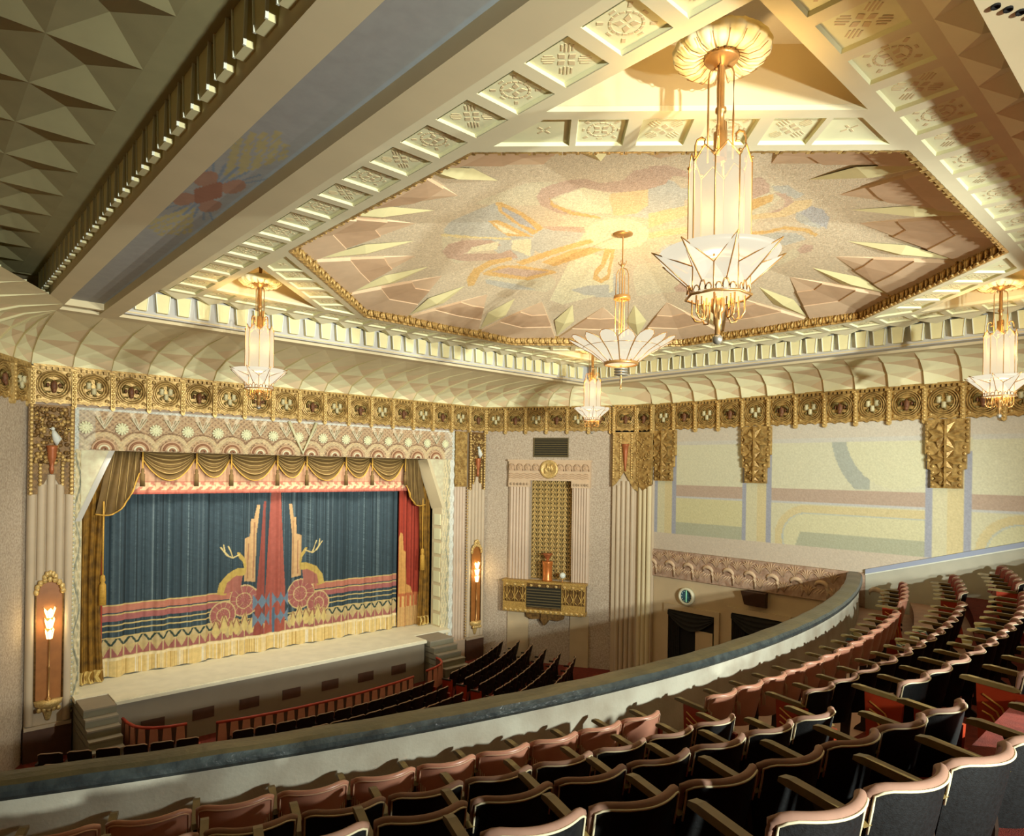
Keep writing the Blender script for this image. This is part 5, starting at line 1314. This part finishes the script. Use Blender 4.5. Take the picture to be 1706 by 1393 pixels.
for k in range(3): MB().lathe([(0.0,-2.46-0.05*k),(0.125,-2.46-0.05*k),(0.125,-2.485-0.05*k),(0.0,-2.485-0.05*k)], 20).build('disc', STEEL, t)
MB().lathe([(0.0,-2.38),(0.02,-2.38),(0.02,-2.62),(0.012,-2.63),(0.025,-2.7),(0.012,-2.74),(0.012,-2.8),(0.028,-2.82),(0.0,-2.86)], 10).build('finial', BRASS, t)

l = bpy.data.lights.new('bowl_bulb', 'POINT'); l.energy = 200; l.color = (1.0, 0.60, 0.20); l.shadow_soft_size = 0.2
lo = bpy.data.objects.new('bowl_bulb', l); COL.objects.link(lo); lo.parent = t; lo.location = (0, 0, -1.95)
# ================================================================ THE BALCONY
def arcY(x, b): return b + (x-9.2)**2/45.0
XS = np.linspace(-1.6, 17.85, 66)
def arc_solid(m, b0, b1, z0, z1, xs=XS, mi=0):
    n = len(xs); vs = []
    for x in xs: vs += [(x, arcY(x,b0), z0), (x, arcY(x,b1), z0), (x, arcY(x,b1), z1), (x, arcY(x,b0), z1)]
    fs = []
    for i in range(n-1):
        a, c = 4*i, 4*i+4
        fs += [(a,a+1,c+1,c), (a+1,a+2,c+2,c+1), (a+2,a+3,c+3,c+2), (a+3,a,c,c+3)]
    fs += [(3,2,1,0), tuple(4*(n-1)+k for k in range(4))]
    m.add(vs, fs, mi)
balf = struct(empty('floor_balcony'))
EDG = [4.76, 3.60, 2.58, 1.71, 0.82, -0.07, -0.96]
FZ = [3.28+0.3*k for k in range(6)]
for k in range(6):
    m = MB(); arc_solid(m, EDG[k+1]-0.02, EDG[k], FZ[k]-0.5, FZ[k]); m.build('tier', FLOORB if k < 2 else CARPET, balf)
m = MB(); m.box(-1.6, 17.85, -7, 1.2, 4.0, 4.77); m.build('rear_floor', CARPET, balf)
m = MB(); arc_solid(m, -2.0, 4.99, 2.55, 2.80); m.build('under_soffit', TANW, balf)
par = struct(empty('wall_parapet'))
m = MB(); arc_solid(m, 4.75, 5.0, 2.6, 4.09); m.build('parapet', PARAP, par)
# padded rail: rounded section swept along the arc
m = MB(); vs = []; sec = [(-0.05,-0.075),(-0.075,-0.04),(-0.07,0.0),(-0.04,0.04),(0.02,0.06),(0.12,0.065),(0.22,0.06),(0.29,0.03),(0.31,-0.03),(0.29,-0.09)]
xs2 = np.linspace(-1.6, 17.85, 120); K = len(sec)
for x in xs2:
    for d, z in sec: vs.append((x, arcY(x,4.75)+d, 4.09+z+0.004*math.sin(x*7)*(z > 0)))
for i in range(len(xs2)-1):
    for k in range(K-1): m.add([vs[i*K+k], vs[(i+1)*K+k], vs[(i+1)*K+k+1], vs[i*K+k+1]], [(0,1,2,3)], 1 if k < 3 else 0, False)
m.build('padded_rail', [CAP, CAPB], par)
# sloping dado along the painted wall
m = MB(); P = [(6.24,4.12),(-3.0,6.95),(-3.0,3.0),(6.24,3.0)]
m.prism(P, 17.79, 17.87, 'x', 0); dd = m.build('dado', mat('grey_dado', (196, 180, 156), 0.85, var=0.05, scale=3), wall_right)
m = MB(); m.prism([(6.24,4.25),(-3.0,7.08),(-3.0,6.95),(6.24,4.12)], 17.77, 17.87, 'x', 0); m.build('blue_stripe', mat('periwinkle_paint', (158, 160, 190), 0.85), wall_right)
m = MB(); m.prism([(6.24,4.135),(-3.0,6.965),(-3.0,6.94),(6.24,4.11)], 17.76, 17.87, 'x', 0); m.build('stripe_edge', WHITEP, wall_right)

# ---------------------------------------------------------------- seats
def backline(u, v):
    # u -1..1 across, v 0..1 up: mid surface of the back, curved in plan and leaning
    x = 0.252*u; z = 0.34 + 0.48*v
    if v > 0.85: pass
    y = 0.10*(1-v)**1.2 + 0.105*u*u
    return x, y, z
def ztop(u): return 1.0 - 0.055*max(0.0, (abs(u)-0.7)/0.3)**2.4
def seat_meshes(kind):
    us = np.linspace(-1, 1, 13); vs_ = np.linspace(0, 1, 7); out = {}
    def shell(off, flip=False):
        m = MB()
        def S(u, v):
            vv = v*ztop(u); x, y, z = backline(u, vv); return (x*(0.90+0.10*min(1, v*1.6)), y+off, z)
        m.grid(S, us if not flip else us[::-1], vs_); return m, S
    a, S0 = shell(-0.012); 
    e = [S0(u,0) for u in us]; 
    m, S1 = shell(0.035, True)
    # sides and bottom close the rear shell
    for q in (-1, 1):
        for v0, v1 in zip(vs_[:-1], vs_[1:]):
            a.add([S0(q,v0), S0(q,v1), S1(q,v1), S1(q,v0)], [(0,1,2,3)], 0)
    a.add([S0(-1,0), S0(1,0), S1(1,0), S1(-1,0)], [(0,1,2,3)])
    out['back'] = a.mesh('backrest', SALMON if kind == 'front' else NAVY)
    m2 = MB(); m2.v = m.v; m2.f = m.f; m2.m = m.m; m2.s = m.s
    out['pad'] = m2.mesh('back_pad', REDLE)
    r = MB(); path = [S0(-1, v) for v in (0.62, 0.8, 0.92)] + [S0(u, 1.0) for u in np.linspace(-1, 1, 19)] + [S0(1, v) for v in (0.92, 0.8, 0.62)]
    r.tube([(p[0], p[1]+0.024, p[2]) for p in path], [0.010,0.016,0.020]+[0.024]*19+[0.020,0.016,0.010], 8)
    out['rim'] = r.mesh('top_rim', SALMON if kind == 'front' else RIM)
    r = MB(); r.tube([(p[0], p[1]-0.006, p[2]-0.003) for p in path], 0.0065, 5); out['piping'] = r.mesh('piping', mat('salmon_edge', (206, 140, 104), 0.35) if kind == 'front' else PIPING)
    c = MB()   # folded seat
    def Cc(u, v): return (0.225*u*(1-0.08*v), 0.12+0.10*math.cos(u*1.1)*0.5+0.09*(1-v), 0.30+0.34*v)
    c.grid(Cc, np.linspace(-1,1,9), np.linspace(0,1,6)); c.grid(lambda u, v: (Cc(u,v)[0], Cc(u,v)[1]+0.07, Cc(u,v)[2]-0.02), np.linspace(1,-1,9), np.linspace(0,1,6))
    for q in (-1, 1):
        for v0, v1 in zip(np.linspace(0,1,6)[:-1], np.linspace(0,1,6)[1:]):
            A, B = Cc(q,v0), Cc(q,v1); c.add([A,B,(B[0],B[1]+0.07,B[2]-0.02),(A[0],A[1]+0.07,A[2]-0.02)], [(0,1,2,3)])
    A = [Cc(u,1) for u in np.linspace(-1,1,9)]
    for p, q in zip(A[:-1], A[1:]): c.add([p,q,(q[0],q[1]+0.07,q[2]-0.02),(p[0],p[1]+0.07,p[2]-0.02)], [(0,1,2,3)])
    out['cushion'] = c.mesh('seat_cushion', REDLE)
    a = MB(); a.prism([(0.02,0.66),(0.06,0.685),(0.40,0.705),(0.455,0.695),(0.46,0.67),(0.42,0.665),(0.06,0.645)], -0.026, 0.026, 'x'); out['arm'] = a.mesh('armrest', ARMW)
    s = MB(); s.prism([(0.02,0.0),(0.26,0.0),(0.24,0.04),(0.18,0.10),(0.17,0.40),(0.28,0.66),(0.10,0.65),(0.07,0.36),(0.09,0.10),(0.02,0.05)], -0.018, 0.018, 'x'); out['std'] = s.mesh('standard', IRON)
    p = MB(); p.prism([(-0.02,0.0),(0.30,0.0),(0.34,0.20),(0.36,0.66),(0.02,0.64),(0.04,0.3)], -0.02, 0.02, 'x'); out['end'] = p.mesh('end_panel', ENDRED)
    g = MB()
    for k in range(3):
        q = 0.045*k
        g.tube([(sx_, y, z) for sx_ in (-0.024,) for y, z in ((0.06+q,0.04),(0.08+q,0.30),(0.17+q*0.8,0.50-q),(0.31,0.58-q*1.6))], 0.009, 4)
    out['line'] = g.mesh('end_ornament', ENDGOLD)
    t = MB()
    for k in range(3): t.tube([(0.205+0.016*k, backline(0.85,0.55)[1]-0.022+0.008*k, z) for z in (0.50, 0.60, 0.72)], 0.0035, 4)
    out['trim'] = t.mesh('edge_trim', PIPING)
    return out
SM = {k: seat_meshes(k) for k in ('front', 'rear')}
RB = [3.72, 2.70, 1.83, 0.94, 0.05, -0.84]
ROWN = ['front', 'second', 'third', 'fourth', 'fifth', 'sixth']
def seat(k, x, label, group, end=None, last=False):
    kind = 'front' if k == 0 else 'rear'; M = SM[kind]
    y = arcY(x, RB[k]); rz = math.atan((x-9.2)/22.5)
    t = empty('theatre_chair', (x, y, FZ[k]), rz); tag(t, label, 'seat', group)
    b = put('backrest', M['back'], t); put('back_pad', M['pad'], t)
    r = put('top_rim', M['rim'], t); put('piping', M['piping'], r)
    if k == 0:
        put('edge_trim', M['trim'], b); put('edge_trim', M['trim'], b, scale=(-1,1,1))
    put('seat_cushion', M['cushion'], t)
    put('armrest', M['arm'], t, (-0.27, 0.085, 0))
    if end == 'L':
        e = put('end_panel', M['end'], t, (-0.27, 0.06, 0)); put('end_ornament', M['line'], e)
    else: put('standard', M['std'], t, (-0.27, 0.08, 0))
    if last:
        put('armrest', M['arm'], t, (0.27, 0.085, 0))
        e = put('end_panel', M['end'], t, (0.27, 0.06, 0))
    return t
PT = 0.54
XMIN = [0.3, 1.0, 1.5, 2.1, 2.5, 2.6]
desc = lambda k: 'salmon-backed' if k == 0 else 'blue-black'
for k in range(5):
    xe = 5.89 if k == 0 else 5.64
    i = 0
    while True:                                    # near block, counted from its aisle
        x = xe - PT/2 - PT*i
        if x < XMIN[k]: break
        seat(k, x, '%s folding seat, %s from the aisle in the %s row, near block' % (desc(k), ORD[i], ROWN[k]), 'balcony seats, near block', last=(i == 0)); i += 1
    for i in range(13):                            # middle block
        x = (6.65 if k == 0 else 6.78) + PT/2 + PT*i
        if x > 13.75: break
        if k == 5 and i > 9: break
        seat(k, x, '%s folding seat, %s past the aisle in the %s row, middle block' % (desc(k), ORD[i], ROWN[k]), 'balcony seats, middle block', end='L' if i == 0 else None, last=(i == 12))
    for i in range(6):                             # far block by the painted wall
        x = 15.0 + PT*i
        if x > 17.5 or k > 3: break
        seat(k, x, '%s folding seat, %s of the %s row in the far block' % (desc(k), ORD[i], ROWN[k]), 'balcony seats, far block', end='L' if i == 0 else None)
# patterned carpet runners in the aisles
def runner(k, xa, xb, label):
    n1, n2 = 60, 70
    X, V = np.meshgrid(np.linspace(xa, xb, n1), np.linspace(0, 1, n2)); X, V = X.ravel(), V.ravel()
    Yv = arcY(X, EDG[k+1]) + V*(EDG[k]-EDG[k+1]); q = np.stack([X, Yv], 1)
    u, w = (X-xa)*6.0, Yv*6.0
    rgb = np.tile(np.array([222, 210, 188.]), (X.size, 1))
    s1 = np.sin(u+1.6*np.sin(w*0.7)); s2 = np.sin(w*1.2+1.3*np.sin(u*0.8+k))
    rgb[s1 > 0.55] = (150, 52, 44); rgb[s2 > 0.62] = (66, 104, 128); rgb[(s1 < -0.7)] = (176, 150, 84); rgb[(np.abs(s1*s2) < 0.07)] = (70, 88, 62)
    o = paint_grid('aisle_runner', np.stack([X, Yv, np.full(X.size, FZ[k]+0.012)], 1), rgb, n1, n2, PAINTA, balf)
for k in range(5):
    runner(k, 5.75 if k else 6.0, 7.0, ''); runner(k, 13.8, 14.85, '')

# ================================================================ ORCHESTRA SEATS
def orch_meshes():
    us = np.linspace(-1, 1, 9)
    def S(u, v, o=0.0): return (0.212*u, 0.10*(1-v)+0.05*u*u+o, 0.34+0.46*v*(1-0.08*max(0, (abs(u)-0.6)/0.4)**2))
    a = MB(); a.grid(lambda u, v: S(u,v,-0.01), us, np.linspace(0,1,4)); a.grid(lambda u, v: S(u,v,0.03), us[::-1], np.linspace(0,1,4))
    r = MB(); r.tube([(S(u,1)[0], S(u,1)[1]+0.01, S(u,1)[2]) for u in us], 0.018, 5)
    c = MB(); c.box(-0.19,0.19,0.12,0.24,0.32,0.58)
    ar = MB(); ar.box(-0.025,0.025,0.03,0.34,0.56,0.60)
    st_ = MB(); st_.prism([(0.02,0.0),(0.22,0.0),(0.16,0.3),(0.24,0.56),(0.08,0.56),(0.05,0.3)], -0.015, 0.015, 'x')
    e = MB(); e.prism([(-0.02,0.0),(0.30,0.0),(0.33,0.58),(0.0,0.60)], -0.02, 0.02, 'x')
    return a.mesh('backrest', mat('orchestra_seat_black', (30, 24, 20), 0.5)), r.mesh('top_rim', mat('orchestra_rim', (184, 136, 104), 0.6)), c.mesh('seat_cushion', REDLE), ar.mesh('armrest', IRON), st_.mesh('standard', IRON), e.mesh('end_panel', ENDRED)
OM = orch_meshes()
def oseat(r, x, label, group, end=0):
    y = 14.42-0.64*r+0.046*(x-8.0)**2; rz = math.atan(0.092*(x-8.0))
    t = empty('orchestra_chair', (x, y, 0.0), rz); tag(t, label, 'seat', group)
    put('backrest', OM[0], t); put('top_rim', OM[1], t); put('seat_cushion', OM[2], t); put('armrest', OM[3], t, (-0.23,0,0)); put('standard', OM[4], t, (-0.23,0,0))
    if end: put('end_panel', OM[5], t, (0.23*end,0,0))
for r in range(3):
    n = 6
    for i in range(n):
        x = 4.55-0.46*i
        if x > 1.95+0.0*r: oseat(r, x, 'black orchestra seat, %s from the aisle in the %s row below the dove pilaster' % (ORD[i], ROWN[r]), 'orchestra seats, near side', 1 if i == 0 else 0)
    for i in range(12):
        x = 5.62+0.46*i
        oseat(r, x, 'black orchestra seat, %s along the %s row behind the long red rail' % (ORD[i], ROWN[r]), 'orchestra seats, centre', -1 if i == 0 else (1 if i == 11 else 0))
for r in range(6):
    for i in range(9):
        x = 11.85+0.46*i
        y = 14.45-0.64*r+0.046*(x-8.0)**2
        if (x-15.2)*4.0+(y+0.4-18.0)*2.25 > -0.9 or x > 17.2: break
        oseat(r, x, 'black orchestra seat, %s from the aisle in %s row below the organ wall' % (ORD[i], ORD[r]), 'orchestra seats, organ side', -1 if i == 0 else 0)
